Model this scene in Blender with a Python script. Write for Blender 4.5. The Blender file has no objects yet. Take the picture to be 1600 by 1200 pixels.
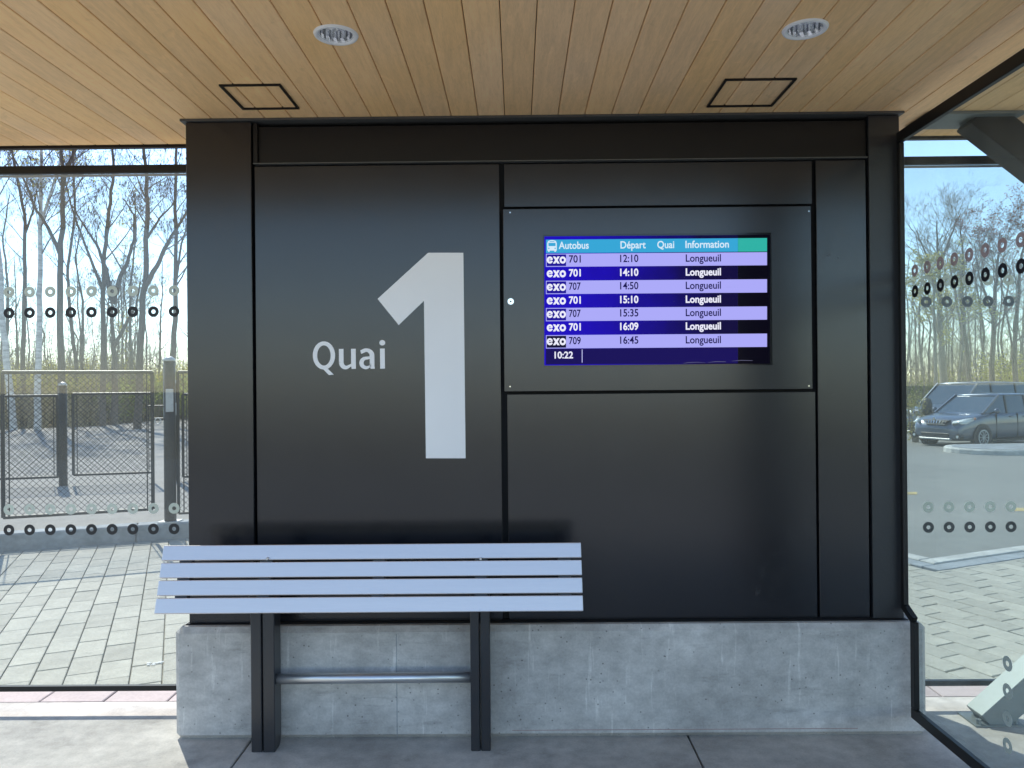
import bpy, bmesh, math, random
from mathutils import Vector, Matrix
random.seed(7)
S = bpy.context.scene
COL = S.collection
R = math.radians

# ------------------------------------------------------------ camera, sky, sun, exposure
F = 1200.0; CH = 1.5
CAM = (Matrix.Rotation(8/F, 3, 'Z') @ Matrix.Rotation(R(90)+3/F, 3, 'X') @ Matrix.Rotation(R(-0.5), 3, 'Z'))
cam = bpy.data.cameras.new('camera'); cam.sensor_width = 36; cam.lens = F/1600*36; cam.clip_start = .05; cam.clip_end = 2000
co = bpy.data.objects.new('camera', cam); COL.objects.link(co)
co.matrix_world = Matrix.Translation((0, 0, CH)) @ CAM.to_4x4()
S.camera = co
EXPO = 1.75
SUN_EL, SUN_AZ = 47.0, -32.0
w = bpy.data.worlds.new('World'); S.world = w; w.use_nodes = True
nt = w.node_tree; nt.nodes.clear()
sk = nt.nodes.new('ShaderNodeTexSky'); sk.sky_type = 'NISHITA'; sk.sun_disc = False
sk.sun_elevation = R(SUN_EL); sk.sun_rotation = R(SUN_AZ); sk.altitude = 50; sk.air_density = 1.0; sk.dust_density = .1; sk.ozone_density = 2.0
bg = nt.nodes.new('ShaderNodeBackground'); bg.inputs['Strength'].default_value = .096
wo = nt.nodes.new('ShaderNodeOutputWorld')
nt.links.new(sk.outputs[0], bg.inputs[0]); nt.links.new(bg.outputs[0], wo.inputs[0])
sl = bpy.data.lights.new('sun', 'SUN'); sl.energy = 2.05; sl.angle = R(.5); sl.color = (1, .95, .87)
so = bpy.data.objects.new('sun', sl); COL.objects.link(so)
sv = Vector((math.sin(R(SUN_AZ))*math.cos(R(SUN_EL)), math.cos(R(SUN_AZ))*math.cos(R(SUN_EL)), math.sin(R(SUN_EL))))
so.rotation_euler = sv.to_track_quat('Z', 'Y').to_euler()
so.location = (-20, 30, 30)
S.view_settings.view_transform = 'Standard'; S.view_settings.look = 'None'
S.view_settings.exposure = EXPO; S.view_settings.gamma = 1
S.view_settings.use_curve_mapping = False
S.render.engine = 'CYCLES'
S.cycles.max_bounces = 8; S.cycles.transparent_max_bounces = 24; S.cycles.glossy_bounces = 3; S.cycles.diffuse_bounces = 4
EM = 1/2**EXPO

# ------------------------------------------------------------ measuring helpers (pixel of the 1600x1200 photo + a real depth -> point)
def ray(px, py): return CAM @ Vector(((px-800)/F, -(py-600)/F, -1))
def W(px, py, Y): d = ray(px, py); t = Y/d.y; return Vector((t*d.x, Y, CH+t*d.z))
def G(px, py, Z=0): d = ray(px, py); t = (Z-CH)/d.z; return Vector((t*d.x, t*d.y, Z))
def SX(px, py, X): d = ray(px, py); t = X/d.x; return Vector((X, t*d.y, CH+t*d.z))
def to_px(p):
    c = CAM.transposed() @ (Vector(p)-Vector((0, 0, CH)))
    if c.z > -.01: return (-9999, -9999)
    return (800+F*c.x/-c.z, 600-F*c.y/-c.z)
def on_line(px, P0, D):
    d = ray(px, 640); k = d.x/d.y
    t = (k*P0[1]-P0[0])/(D[0]-k*D[1]); return Vector((P0[0]+D[0]*t, P0[1]+D[1]*t, 0))

# ------------------------------------------------------------ mesh helpers
class MB:
    def __init__(s): s.v = []; s.f = []
    def add(s, vs, fs):
        n = len(s.v); s.v += [tuple(p) for p in vs]; s.f += [tuple(i+n for i in q) for q in fs]; return s
    def box(s, a, b):
        x0, x1 = sorted((a[0], b[0])); y0, y1 = sorted((a[1], b[1])); z0, z1 = sorted((a[2], b[2]))
        return s.add([(x0,y0,z0),(x1,y0,z0),(x1,y1,z0),(x0,y1,z0),(x0,y0,z1),(x1,y0,z1),(x1,y1,z1),(x0,y1,z1)],
            [(0,3,2,1),(4,5,6,7),(0,1,5,4),(1,2,6,5),(2,3,7,6),(3,0,4,7)])
    def obox(s, A, B, wd, z0, z1):           # box along a ground line
        A = Vector(A); B = Vector(B); d = (B-A); d.z = 0; d.normalize(); n = Vector((-d.y, d.x, 0))*wd/2
        q = [A-n, B-n, B+n, A+n]
        return s.add([(p.x,p.y,z0) for p in q]+[(p.x,p.y,z1) for p in q], [(0,3,2,1),(4,5,6,7),(0,1,5,4),(1,2,6,5),(2,3,7,6),(3,0,4,7)])
    def beam(s, A, B, w1, w2, up=(0,0,1)):     # box section beam between two points
        A = Vector(A); B = Vector(B); d = (B-A).normalized(); u = Vector(up); sd = d.cross(u).normalized(); u = sd.cross(d)
        q = []
        for P in (A, B):
            for i, j in ((-1,-1),(1,-1),(1,1),(-1,1)): q.append(P+sd*w1/2*i+u*w2/2*j)
        return s.add(q, [(3,2,1,0),(4,5,6,7),(0,1,5,4),(1,2,6,5),(2,3,7,6),(3,0,4,7)])
    def tube(s, pts, rad, n=8, caps=True):
        pts = [Vector(p) for p in pts]
        if not isinstance(rad, (list, tuple)): rad = [rad]*len(pts)
        base = len(s.v); 
        for i, p in enumerate(pts):
            d = (pts[min(i+1, len(pts)-1)]-pts[max(i-1, 0)])
            if d.length < 1e-9: d = Vector((0,0,1))
            d.normalize(); a = d.cross(Vector((0,1,0)) if abs(d.y) < .9 else Vector((1,0,0))).normalized(); b = d.cross(a)
            for k in range(n):
                t = 2*math.pi*k/n; q = p+(a*math.cos(t)+b*math.sin(t))*rad[i]; s.v.append((q.x, q.y, q.z))
        for i in range(len(pts)-1):
            for k in range(n):
                a0 = base+i*n+k; a1 = base+i*n+(k+1) % n; s.f.append((a0, a1, a1+n, a0+n))
        if caps:
            s.f.append(tuple(base+k for k in range(n))[::-1]); m = base+(len(pts)-1)*n; s.f.append(tuple(m+k for k in range(n)))
        return s
    def prism(s, poly, z0, z1):               # poly in xy extruded in z
        n = len(poly); vs = [(p[0], p[1], z0) for p in poly]+[(p[0], p[1], z1) for p in poly]
        fs = [tuple(range(n))[::-1], tuple(range(n, 2*n))]+[(i, (i+1) % n, (i+1) % n+n, i+n) for i in range(n)]
        return s.add(vs, fs)
    def prism_y(s, poly, y0, y1):             # poly in xz extruded in y
        n = len(poly); vs = [(p[0], y0, p[1]) for p in poly]+[(p[0], y1, p[1]) for p in poly]
        fs = [tuple(range(n)), tuple(range(n, 2*n))[::-1]]+[(i, i+n, (i+1) % n+n, (i+1) % n) for i in range(n)]
        return s.add(vs, fs)
    def build(s, name, m=None, parent=None, local=False, bevel=0, smooth=False, seg=1):
        off = Vector((0,0,0))
        if parent is not None and not local:
            q = parent
            while q is not None: off += q.location; q = q.parent
        me = bpy.data.meshes.new(name); me.from_pydata([(x-off.x, y-off.y, z-off.z) for x, y, z in s.v], [], s.f); me.update()
        if m: me.materials.append(m)
        if smooth: me.polygons.foreach_set('use_smooth', [True]*len(me.polygons))
        o = bpy.data.objects.new(name, me); COL.objects.link(o)
        if parent is not None: o.parent = parent
        if bevel:
            b = o.modifiers.new('bevel', 'BEVEL'); b.width = bevel; b.segments = seg; b.limit_method = 'ANGLE'; b.angle_limit = R(40)
        return o
def tag(o, label=None, cat=None, group=None, kind=None):
    for k, v in (('label', label), ('category', cat), ('group', group), ('kind', kind)):
        if v: o[k] = v
    return o
def thing(name, loc, label, cat, group=None, rz=0):
    o = bpy.data.objects.new(name, None); COL.objects.link(o); o.location = loc; o.rotation_euler = (0, 0, rz); o.empty_display_size = .1
    return tag(o, label, cat, group)
def copy_tree(o, parent=None):
    c = o.copy(); COL.objects.link(c); c.parent = parent
    for ch in list(o.children): copy_tree(ch, c)
    return c
def struct(name, mb, m, parent=None, **k):
    o = mb.build(name, m, parent, **k)
    if parent is None: o['kind'] = 'structure'
    return o

# ------------------------------------------------------------ materials
def mat(name, col, rough=.6, metal=0, spec=.5, noise=None, var=.25, bump=None, rvar=0, coat=0, randvar=0, stretch=(1,1,1), detail=6):
    m = bpy.data.materials.new(name); m.use_nodes = True; N = m.node_tree.nodes; L = m.node_tree.links
    p = N['Principled BSDF']; p.inputs['Base Color'].default_value = (*col, 1); p.inputs['Roughness'].default_value = rough
    p.inputs['Metallic'].default_value = metal; p.inputs['Specular IOR Level'].default_value = spec; p.inputs['Coat Weight'].default_value = coat
    tc = N.new('ShaderNodeTexCoord'); mp = N.new('ShaderNodeMapping'); mp.inputs['Scale'].default_value = stretch
    L.new(tc.outputs['Object'], mp.inputs[0]); vec = mp.outputs[0]
    oi = N.new('ShaderNodeObjectInfo')
    sc = N.new('ShaderNodeVectorMath'); sc.operation = 'SCALE'; sc.inputs[0].default_value = (37, 53, 71); L.new(oi.outputs['Random'], sc.inputs['Scale'])
    ad = N.new('ShaderNodeVectorMath'); ad.operation = 'ADD'; L.new(vec, ad.inputs[0]); L.new(sc.outputs[0], ad.inputs[1]); vec = ad.outputs[0]
    fac = None
    def math_(op, a, b=None, c=None):
        n = N.new('ShaderNodeMath'); n.operation = op
        for i, x in enumerate((a, b, c)):
            if x is None: continue
            if isinstance(x, (int, float)): n.inputs[i].default_value = x
            else: L.new(x, n.inputs[i])
        return n.outputs[0]
    if noise:
        tot = None
        for i, s_ in enumerate(noise):
            n = N.new('ShaderNodeTexNoise'); n.inputs['Scale'].default_value = s_; n.inputs['Detail'].default_value = detail; n.inputs['Roughness'].default_value = .6
            L.new(vec, n.inputs['Vector']); tot = n.outputs[0] if tot is None else math_('ADD', tot, n.outputs[0])
        tot = math_('DIVIDE', tot, len(noise))
        fac = math_('MULTIPLY_ADD', math_('SUBTRACT', tot, .5), var*4, 1.0)
    if randvar:
        r = math_('MULTIPLY_ADD', math_('SUBTRACT', oi.outputs['Random'], .5), randvar*2, 1.0)
        fac = r if fac is None else math_('MULTIPLY', fac, r)
    if fac is not None:
        mx = N.new('ShaderNodeVectorMath'); mx.operation = 'SCALE'; mx.inputs[0].default_value = col; L.new(fac, mx.inputs['Scale']); L.new(mx.outputs[0], p.inputs['Base Color'])
        if rvar: L.new(math_('MULTIPLY_ADD', math_('SUBTRACT', tot, .5), rvar, rough), p.inputs['Roughness'])
    if bump:
        n = N.new('ShaderNodeTexNoise'); n.inputs['Scale'].default_value = bump[0]; n.inputs['Detail'].default_value = 5; L.new(vec, n.inputs['Vector'])
        b = N.new('ShaderNodeBump'); b.inputs['Strength'].default_value = bump[1]; b.inputs['Distance'].default_value = bump[2] if len(bump) > 2 else .01
        L.new(n.outputs[0], b.inputs['Height']); L.new(b.outputs[0], p.inputs['Normal'])
    m['_'] = 0
    return m
def nodes(m): return m.node_tree.nodes, m.node_tree.links, m.node_tree.nodes['Principled BSDF']

def concrete(name, col, streak=0, pits=1):
    """cast concrete: broad mottling, fine grain, dark air holes, pale run marks"""
    m = mat(name, col, .8, spec=.3); N, L, p = nodes(m)
    tc = N.new('ShaderNodeTexCoord')
    def noise(s, d=6, st=(1,1,1), r=.6):
        mp = N.new('ShaderNodeMapping'); mp.inputs['Scale'].default_value = st; L.new(tc.outputs['Object'], mp.inputs[0])
        n = N.new('ShaderNodeTexNoise'); n.inputs['Scale'].default_value = s; n.inputs['Detail'].default_value = d; n.inputs['Roughness'].default_value = r; L.new(mp.outputs[0], n.inputs[0]); return n.outputs[0]
    def ramp(x, a, b, ca, cb):
        r = N.new('ShaderNodeMapRange'); r.inputs[1].default_value = a; r.inputs[2].default_value = b; r.inputs[3].default_value = ca; r.inputs[4].default_value = cb; L.new(x, r.inputs[0]); return r.outputs[0]
    def mul(a, b):
        n = N.new('ShaderNodeMath'); n.operation = 'MULTIPLY'; L.new(a, n.inputs[0]); L.new(b, n.inputs[1]); return n.outputs[0]
    f = ramp(noise(2.2, 8), .3, .7, .74, 1.22); f = mul(f, ramp(noise(14, 8, (1,1,1.6)), .35, .68, .86, 1.13)); f = mul(f, ramp(noise(120, 3), .3, .7, .92, 1.08))
    f = mul(f, ramp(noise(5, 9, (.8, 1, 5), .7), .58, .7, 1, .78))
    if pits:
        v = N.new('ShaderNodeTexVoronoi'); v.inputs['Scale'].default_value = 34; L.new(tc.outputs['Object'], v.inputs['Vector'])
        dot = ramp(v.outputs['Distance'], .06, .16, .4, 1)
        g = ramp(noise(7, 2), .44, .52, 0, 1)
        mx = N.new('ShaderNodeMix'); mx.inputs[2].default_value = 1; L.new(g, mx.inputs[0]); L.new(dot, mx.inputs[3]); f = mul(f, mx.outputs[0])
    if streak:
        f = mul(f, ramp(noise(3.2, 8, (11, 1, .8), .65), .60, .68, 1, 1+streak))
    s = N.new('ShaderNodeVectorMath'); s.operation = 'SCALE'; s.inputs[0].default_value = col; L.new(f, s.inputs['Scale']); L.new(s.outputs[0], p.inputs['Base Color'])
    b = N.new('ShaderNodeBump'); b.inputs['Strength'].default_value = .5; b.inputs['Distance'].default_value = .002; L.new(f, b.inputs['Height']); L.new(b.outputs[0], p.inputs['Normal'])
    return m
def wood(name):
    m = mat(name, (.42, .25, .12), .55, spec=.3); N, L, p = nodes(m)
    tc = N.new('ShaderNodeTexCoord'); oi = N.new('ShaderNodeObjectInfo')
    sc = N.new('ShaderNodeVectorMath'); sc.operation = 'SCALE'; sc.inputs[0].default_value = (3.7, 53, 7.1); L.new(oi.outputs['Random'], sc.inputs['Scale'])
    ad = N.new('ShaderNodeVectorMath'); L.new(tc.outputs['Object'], ad.inputs[0]); L.new(sc.outputs[0], ad.inputs[1])
    def noise(s, st, d=6, dist=0):
        mp = N.new('ShaderNodeMapping'); mp.inputs['Scale'].default_value = st; L.new(ad.outputs[0], mp.inputs[0])
        n = N.new('ShaderNodeTexNoise'); n.inputs['Scale'].default_value = s; n.inputs['Detail'].default_value = d; n.inputs['Distortion'].default_value = dist; L.new(mp.outputs[0], n.inputs[0]); return n.outputs[0]
    def ramp(x, a, b, ca, cb):
        r = N.new('ShaderNodeMapRange'); r.inputs[1].default_value = a; r.inputs[2].default_value = b; r.inputs[3].default_value = ca; r.inputs[4].default_value = cb; L.new(x, r.inputs[0]); return r.outputs[0]
    def mul(a, b):
        n = N.new('ShaderNodeMath'); n.operation = 'MULTIPLY'; L.new(a, n.inputs[0]); L.new(b, n.inputs[1]); return n.outputs[0]
    f = ramp(noise(6, (9, .8, 1), 7, .5), .3, .7, .91, 1.06); f = mul(f, ramp(noise(60, (6, .5, 1), 3), .3, .7, .94, 1.06))
    f = mul(f, ramp(noise(3.5, (2.5, 1.6, 1), 6, 1.5), .62, .72, 1, 1.09)); f = mul(f, ramp(noise(5, (1.6, 1, 1), 5, 2), .62, .72, 1, .91))
    f = mul(f, ramp(oi.outputs['Random'], 0, 1, .94, 1.06))
    s = N.new('ShaderNodeVectorMath'); s.operation = 'SCALE'; s.inputs[0].default_value = (.96, .615, .295); L.new(f, s.inputs['Scale'])
    hs = N.new('ShaderNodeHueSaturation'); L.new(ramp(noise(.9, (1, 1, 1), 2), .3, .7, .9, 1.06), hs.inputs['Saturation']); L.new(s.outputs[0], hs.inputs['Color'])
    L.new(hs.outputs[0], p.inputs['Base Color'])
    b = N.new('ShaderNodeBump'); b.inputs['Strength'].default_value = .25; b.inputs['Distance'].default_value = .001; L.new(f, b.inputs['Height']); L.new(b.outputs[0], p.inputs['Normal'])
    return m
def black_paint(name, base=(.008, .0085, .012), rough=.23, bump=.08, bs=180, spec=.72):
    m = mat(name, base, rough, spec=spec, noise=[1.3, 6], var=.12, rvar=.10, bump=(bs, bump, .0006)); N, L, p = nodes(m)
    # dusty hand smears: patches that scatter a little more light
    tc = N.new('ShaderNodeTexCoord'); a = N.new('ShaderNodeTexNoise'); a.inputs['Scale'].default_value = 1.7; a.inputs['Detail'].default_value = 3; L.new(tc.outputs['Object'], a.inputs[0])
    b = N.new('ShaderNodeTexNoise'); b.inputs['Scale'].default_value = 13; b.inputs['Detail'].default_value = 6; b.inputs['Distortion'].default_value = 1.5; L.new(tc.outputs['Object'], b.inputs[0])
    r1 = N.new('ShaderNodeMapRange'); r1.inputs[1].default_value = .58; r1.inputs[2].default_value = .72; L.new(a.outputs[0], r1.inputs[0])
    r2 = N.new('ShaderNodeMapRange'); r2.inputs[1].default_value = .50; r2.inputs[2].default_value = .66; L.new(b.outputs[0], r2.inputs[0])
    mu = N.new('ShaderNodeMath'); mu.operation = 'MULTIPLY'; L.new(r1.outputs[0], mu.inputs[0]); L.new(r2.outputs[0], mu.inputs[1])
    old = p.inputs['Roughness'].links[0].from_socket
    ad = N.new('ShaderNodeMath'); ad.operation = 'MULTIPLY_ADD'; ad.inputs[1].default_value = .06; L.new(mu.outputs[0], ad.inputs[0]); L.new(old, ad.inputs[2]); L.new(ad.outputs[0], p.inputs['Roughness'])
    return m
def glass(name, tint=(.88, .91, .905), smudge_haze=.05):
    m = bpy.data.materials.new(name); m.use_nodes = True; N = m.node_tree.nodes; L = m.node_tree.links
    N.clear(); out = N.new('ShaderNodeOutputMaterial'); tr = N.new('ShaderNodeBsdfTransparent'); tr.inputs[0].default_value = (*tint, 1)
    gl = N.new('ShaderNodeBsdfGlossy'); gl.inputs['Roughness'].default_value = .01; gl.inputs[0].default_value = (1, 1, 1, 1)
    ge = N.new('ShaderNodeNewGeometry'); dt = N.new('ShaderNodeVectorMath'); dt.operation = 'DOT_PRODUCT'; L.new(ge.outputs['Incoming'], dt.inputs[0]); L.new(ge.outputs['Normal'], dt.inputs[1])
    def mt(op, *a):
        n = N.new('ShaderNodeMath'); n.operation = op
        for i, x in enumerate(a):
            if isinstance(x, (int, float)): n.inputs[i].default_value = x
            else: L.new(x, n.inputs[i])
        return n.outputs[0]
    # Schlick reflectance of glass, the same from either side of a face
    fr = mt('MULTIPLY_ADD', mt('POWER', mt('SUBTRACT', 1.0, mt('MINIMUM', mt('ABSOLUTE', dt.outputs['Value']), 1.0)), 5.0), .972, .028)
    a = N.new('ShaderNodeMixShader'); L.new(fr, a.inputs[0]); L.new(tr.outputs[0], a.inputs[1]); L.new(gl.outputs[0], a.inputs[2])
    df = N.new('ShaderNodeBsdfDiffuse'); df.inputs[0].default_value = (.75, .8, .78, 1)
    tl = N.new('ShaderNodeBsdfTranslucent'); tl.inputs[0].default_value = (.75, .8, .78, 1)
    ds = N.new('ShaderNodeMixShader'); ds.inputs[0].default_value = .5; L.new(df.outputs[0], ds.inputs[1]); L.new(tl.outputs[0], ds.inputs[2])
    tc = N.new('ShaderNodeTexCoord'); mp = N.new('ShaderNodeMapping'); mp.inputs['Scale'].default_value = (3, 3, .8); L.new(tc.outputs['Object'], mp.inputs[0])
    n = N.new('ShaderNodeTexNoise'); n.inputs['Scale'].default_value = 2; n.inputs['Detail'].default_value = 5; L.new(mp.outputs[0], n.inputs[0])
    r = N.new('ShaderNodeMapRange'); r.inputs[1].default_value = .3; r.inputs[2].default_value = .75; r.inputs[3].default_value = smudge_haze*.5; r.inputs[4].default_value = smudge_haze*1.5; L.new(n.outputs[0], r.inputs[0])  # pale scatter for smudges, plus milky sun haze painted into the pane
    b = N.new('ShaderNodeMixShader'); L.new(r.outputs[0], b.inputs[0]); L.new(a.outputs[0], b.inputs[1]); L.new(ds.outputs[0], b.inputs[2]); L.new(b.outputs[0], out.inputs[0])
    return m
def emis(name, col, st=1.0, noise=None, vcol=None):
    m = mat(name, (.004, .004, .005), .12, spec=.02); N, L, p = nodes(m)
    p.inputs['Emission Color'].default_value = (*col, 1); p.inputs['Emission Strength'].default_value = st*EM
    return m
def lin(r, g, b): return tuple(((c/255+.055)/1.055)**2.4 if c > 10 else c/255/12.92 for c in (r, g, b))

M = {}
M['wood'] = wood('stained_pine')
M['plinth'] = concrete('cast_concrete', (.475, .455, .425), streak=.3)
M['slab'] = concrete('slab_concrete', (.46, .43, .385), pits=0)
M['kerb'] = concrete('kerb_concrete', (.46, .455, .42), pits=0)
M['kerb_grey'] = concrete('grey_concrete', (.27, .29, .30), pits=0)
M['black'] = black_paint('black_panel_paint')
M['black_rough'] = black_paint('black_column_paint', (.016, .018, .022), rough=.4, bump=.6, bs=90, spec=.6)
M['black_brown'] = black_paint('black_beam_paint', (.012, .010, .0095), .5, spec=.3)
M['gap'] = mat('joint_shadow_gap', (.006, .006, .007), .8)
M['steel_dark'] = black_paint('bench_black_steel', (.022, .023, .027), .3)
M['vinyl'] = mat('white_vinyl', (.87, .85, .83), .5, noise=[3], var=.03)
M['alu'] = mat('anodised_aluminium', (.66, .62, .62), .38, metal=.8, noise=[50, 400], var=.05, stretch=(.04, 1, 1), rvar=.06)
M['alu_tube'] = mat('brushed_tube', (.62, .62, .63), .33, metal=.85, noise=[30], var=.05, stretch=(.3, 2, 2))
M['galv'] = mat('galvanised_steel', (.20, .225, .22), .5, metal=.4, noise=[3, 25], var=.2, rvar=.3)
M['glass'] = glass('clear_glass', smudge_haze=.03)
M['glass_side'] = glass('side_glass', (.93, .965, .955), smudge_haze=.035)
M['frame'] = black_paint('frame_black', (.012, .012, .012), .4, spec=.35)
M['ring_black'] = mat('black_vinyl', (.015, .015, .017), .5)
def frosted(name, col):
    m = bpy.data.materials.new(name); m.use_nodes = True; N = m.node_tree.nodes; L = m.node_tree.links; N.clear()
    out = N.new('ShaderNodeOutputMaterial'); a = N.new('ShaderNodeBsdfDiffuse'); b = N.new('ShaderNodeBsdfTranslucent'); x = N.new('ShaderNodeMixShader')
    a.inputs[0].default_value = b.inputs[0].default_value = (*col, 1); x.inputs[0].default_value = .5
    L.new(a.outputs[0], x.inputs[1]); L.new(b.outputs[0], x.inputs[2]); L.new(x.outputs[0], out.inputs[0]); return m
M['ring_pale'] = frosted('pale_grey_vinyl', (.60, .63, .59))
M['ring_rose'] = frosted('rosy_grey_vinyl', (.58, .49, .50))
M['ring_grey'] = mat('mid_grey_vinyl', (.10, .12, .14), .5)
M['flash'] = mat('grey_flashing', (.10, .10, .095), .5, metal=.3)
M['asphalt'] = mat('asphalt', (.205, .205, .185), .85, noise=[.35, 3, 60, 160], var=.35, bump=(160, .6, .004), spec=.25)
M['road'] = mat('road_asphalt', (.20, .20, .20), .85, noise=[.5, 40], var=.25, bump=(160, .6, .004), spec=.25)
M['gravel'] = mat('grey_gravel', (.29, .27, .24), .9, noise=[.35, 4, 45, 130], var=.4, bump=(90, .9, .012), spec=.2)
M['soil'] = mat('leaf_litter', (.15, .125, .085), .95, noise=[.15, 2, 25], var=.4, bump=(20, .8, .03), spec=.1)
M['paver'] = mat('grey_paver', (.38, .36, .30), .8, noise=[9, 70], var=.28, bump=(28, .9, .006), randvar=.10, spec=.25, stretch=(1, 1, 1))
M['paver_rose'] = mat('rosy_paver', (.37, .315, .30), .8, noise=[9, 70], var=.2, bump=(40, .6, .004), randvar=.08, spec=.25)
M['joint'] = mat('joint_sand', (.24, .22, .17), .95, noise=[30], var=.3)
M['post'] = mat('black_coated_post', (.018, .018, .017), .5, noise=[8], var=.3, spec=.35)
M['wire'] = mat('black_wire', (.02, .02, .02), .7, spec=.2)
M['plate'] = mat('zinc_plate', (.45, .45, .44), .45, metal=.3, noise=[20], var=.15)
M['bark'] = mat('grey_brown_bark', (.15, .118, .092), .9, noise=[1.5, 14], var=.4, bump=(14, .8, .03), stretch=(1, 1, .3))
M['bark_pale'] = mat('pale_poplar_bark', (.21, .19, .155), .9, noise=[1.5, 14], var=.35, bump=(14, .8, .03), stretch=(1, 1, .3))
M['birch'] = mat('birch_bark', (.55, .53, .50), .8, noise=[3, 7], var=.9, stretch=(.6, .6, 2.2))
M['twig'] = mat('brown_twig', (.19, .15, .135), .9)
M['twig_pale'] = mat('tan_twig', (.27, .22, .16), .9)
M['catkin'] = mat('dark_catkin', (.07, .05, .05), .9)
M['leafR'] = mat('red_bud', (.22, .08, .06), .8)
def thin_leaf(name, col):
    m = mat(name, col, .7, randvar=.1, noise=[.8], var=.3); N, L, p = nodes(m)
    t = N.new('ShaderNodeBsdfTranslucent'); x = N.new('ShaderNodeMixShader'); x.inputs[0].default_value = .5
    L.new(p.inputs['Base Color'].links[0].from_socket, t.inputs[0]); o = N['Material Output']
    L.new(p.outputs[0], x.inputs[1]); L.new(t.outputs[0], x.inputs[2]); L.new(x.outputs[0], o.inputs[0]); return m
M['leafY'] = thin_leaf('young_yellow_leaf', (.42, .38, .09)); M['leafG'] = thin_leaf('spring_green_leaf', (.26, .30, .08))
M['dry'] = mat('dry_grass', (.42, .34, .20), .9)
M['yellow'] = mat('yellow_road_paint', (.40, .31, .12), .8, noise=[12], var=.5)
M['chrome'] = mat('chrome', (.8, .8, .8), .15, metal=1)
M['reflector'] = mat('lamp_reflector', (.93, .94, .95), .22, metal=1)
M['white'] = mat('white_trim', (.90, .89, .86), .45)
M['rubber'] = mat('tyre_rubber', (.02, .02, .02), .85)
M['car_grey'] = mat('slate_car_paint', (.085, .105, .14), .3, metal=.4, coat=.8)
M['van_grey'] = mat('grey_van_paint', (.095, .115, .14), .3, metal=.4, coat=.8)
M['car_blue'] = mat('navy_car_paint', (.02, .03, .06), .3, metal=.2, coat=.8)
M['car_glass'] = mat('dark_car_glass', (.05, .075, .10), .05, spec=.8)
M['car_trim'] = mat('black_car_trim', (.015, .015, .016), .5)
M['lens'] = mat('headlight_lens', (.62, .64, .60), .1, coat=1)
M['amber'] = mat('amber_lens', (.5, .2, .12), .2)
M['bin'] = mat('dark_bin_shell', (.05, .05, .045), .5)

# ------------------------------------------------------------ ground
U = Vector((.914, .407, 0)).normalized(); V = Vector((-U.y, U.x, 0))
DL = Vector((math.cos(R(21)), math.sin(R(21)), 0)); NL = Vector((-DL.y, DL.x, 0))
SLAB_Y = 3.68
corner = G(1455, 874, 0)               # corner of the car park kerb
KL = G(265, 843, 0)                    # foot of the left kerb
KL = Vector((KL.x, KL.y, 0))
def LZ(y): return -.12-.015*(y-6.5)

def terr(x, y):
    a = min(1, max(0, (y-7.0)/1.5)); t = min(1, max(0, (x+3.0+ .28*max(0, y-8))/3)); far = .12*(1-t)+(-.75)*t
    b = -.32*(1-a)+far*a
    if y > 34: b += .004*(y-34)
    return b
xs = [-400,-250,-150,-90,-60]+[-45+2.5*i for i in range(45)]+[80,110,160,250,400]
ys = [-400,-200,-100,-50,-30,-20]+[-12+1.5*i for i in range(70)]+[110,160,250,400,600]
m_ = MB(); nx = len(xs)
m_.v = [(x, y, terr(x, y)) for y in ys for x in xs]
m_.f = [(j*nx+i, j*nx+i+1, (j+1)*nx+i+1, (j+1)*nx+i) for j in range(len(ys)-1) for i in range(nx-1)]
struct('ground', m_, M['soil'], smooth=True)

# concrete platform floor: slabs with joints
fl = MB().box((-7, -2.2, -.25), (9, SLAB_Y-.02, -.03)); floor = struct('floor', fl, M['joint'])
jl = G(384, 1178); jr = G(1080, 1175)
cuts = [-7, -4.35, jl.x-.02, jr.x+.02, 3.4, 5.9, 9]
for i in range(len(cuts)-1):
    for y0, y1 in ((-2.2, 1.0), (1.0, SLAB_Y)):
        o = MB().box((cuts[i]+.004, y0+.004, -.1), (cuts[i+1]-.004, y1, 0)).build('slab', M['slab'], floor, bevel=.004)
rd = struct('road', MB().box((-60, -11, -.3), (60, -2.32, -.17)), M['road'])
pk = thing('kerb', (0, -2.26, 0), 'straight concrete kerb along the road edge of the bus platform', 'kerb')
for i in range(16): MB().box((-7+i, -2.31, -.28), (-6.01+i, -2.21, .0)).build('kerb_stone', M['kerb'], pk)

# paving
pav_base = MB(); 
pav_poly = [(-9, SLAB_Y+.004), (10, SLAB_Y+.004), (10, 9.3)]
c2 = corner; 
def left_line(x): return KL.y+DL.y/DL.x*(x-KL.x)
pb = MB().prism([(-9, SLAB_Y+.003), (9.5, SLAB_Y+.003), (corner+U*6.6)[:2], corner[:2], (corner+V*3.6)[:2], (-9, left_line(-9))], -.2, -.022)
paving = struct('pavement', pb, M['joint'])
def in_lot(p): q = p-corner; return q.dot(U) > -.36 and q.dot(V) > -.30
def pave_ok(p): return p.y > SLAB_Y+.18 and p.y < left_line(p.x)-.06 and not in_lot(p) and -8 < p.x < 8.5 and not (p.x > 1.0 and (p-corner).dot(V) > 3.2)
pw, pl = .155, .29
def clip_half(poly, px_, py_, nx_, ny_):
    out = []
    for i in range(len(poly)):
        a = poly[i]; b = poly[(i+1) % len(poly)]
        da = (a[0]-px_)*nx_+(a[1]-py_)*ny_; db = (b[0]-px_)*nx_+(b[1]-py_)*ny_
        if da >= 0: out.append(a)
        if da*db < 0: t = da/(da-db); out.append((a[0]+(b[0]-a[0])*t, a[1]+(b[1]-a[1])*t))
    return out
rest = MB(); npav = 0
rg = random.Random(3)
LB = Vector((KL.x, KL.y-.02, 0))
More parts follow.
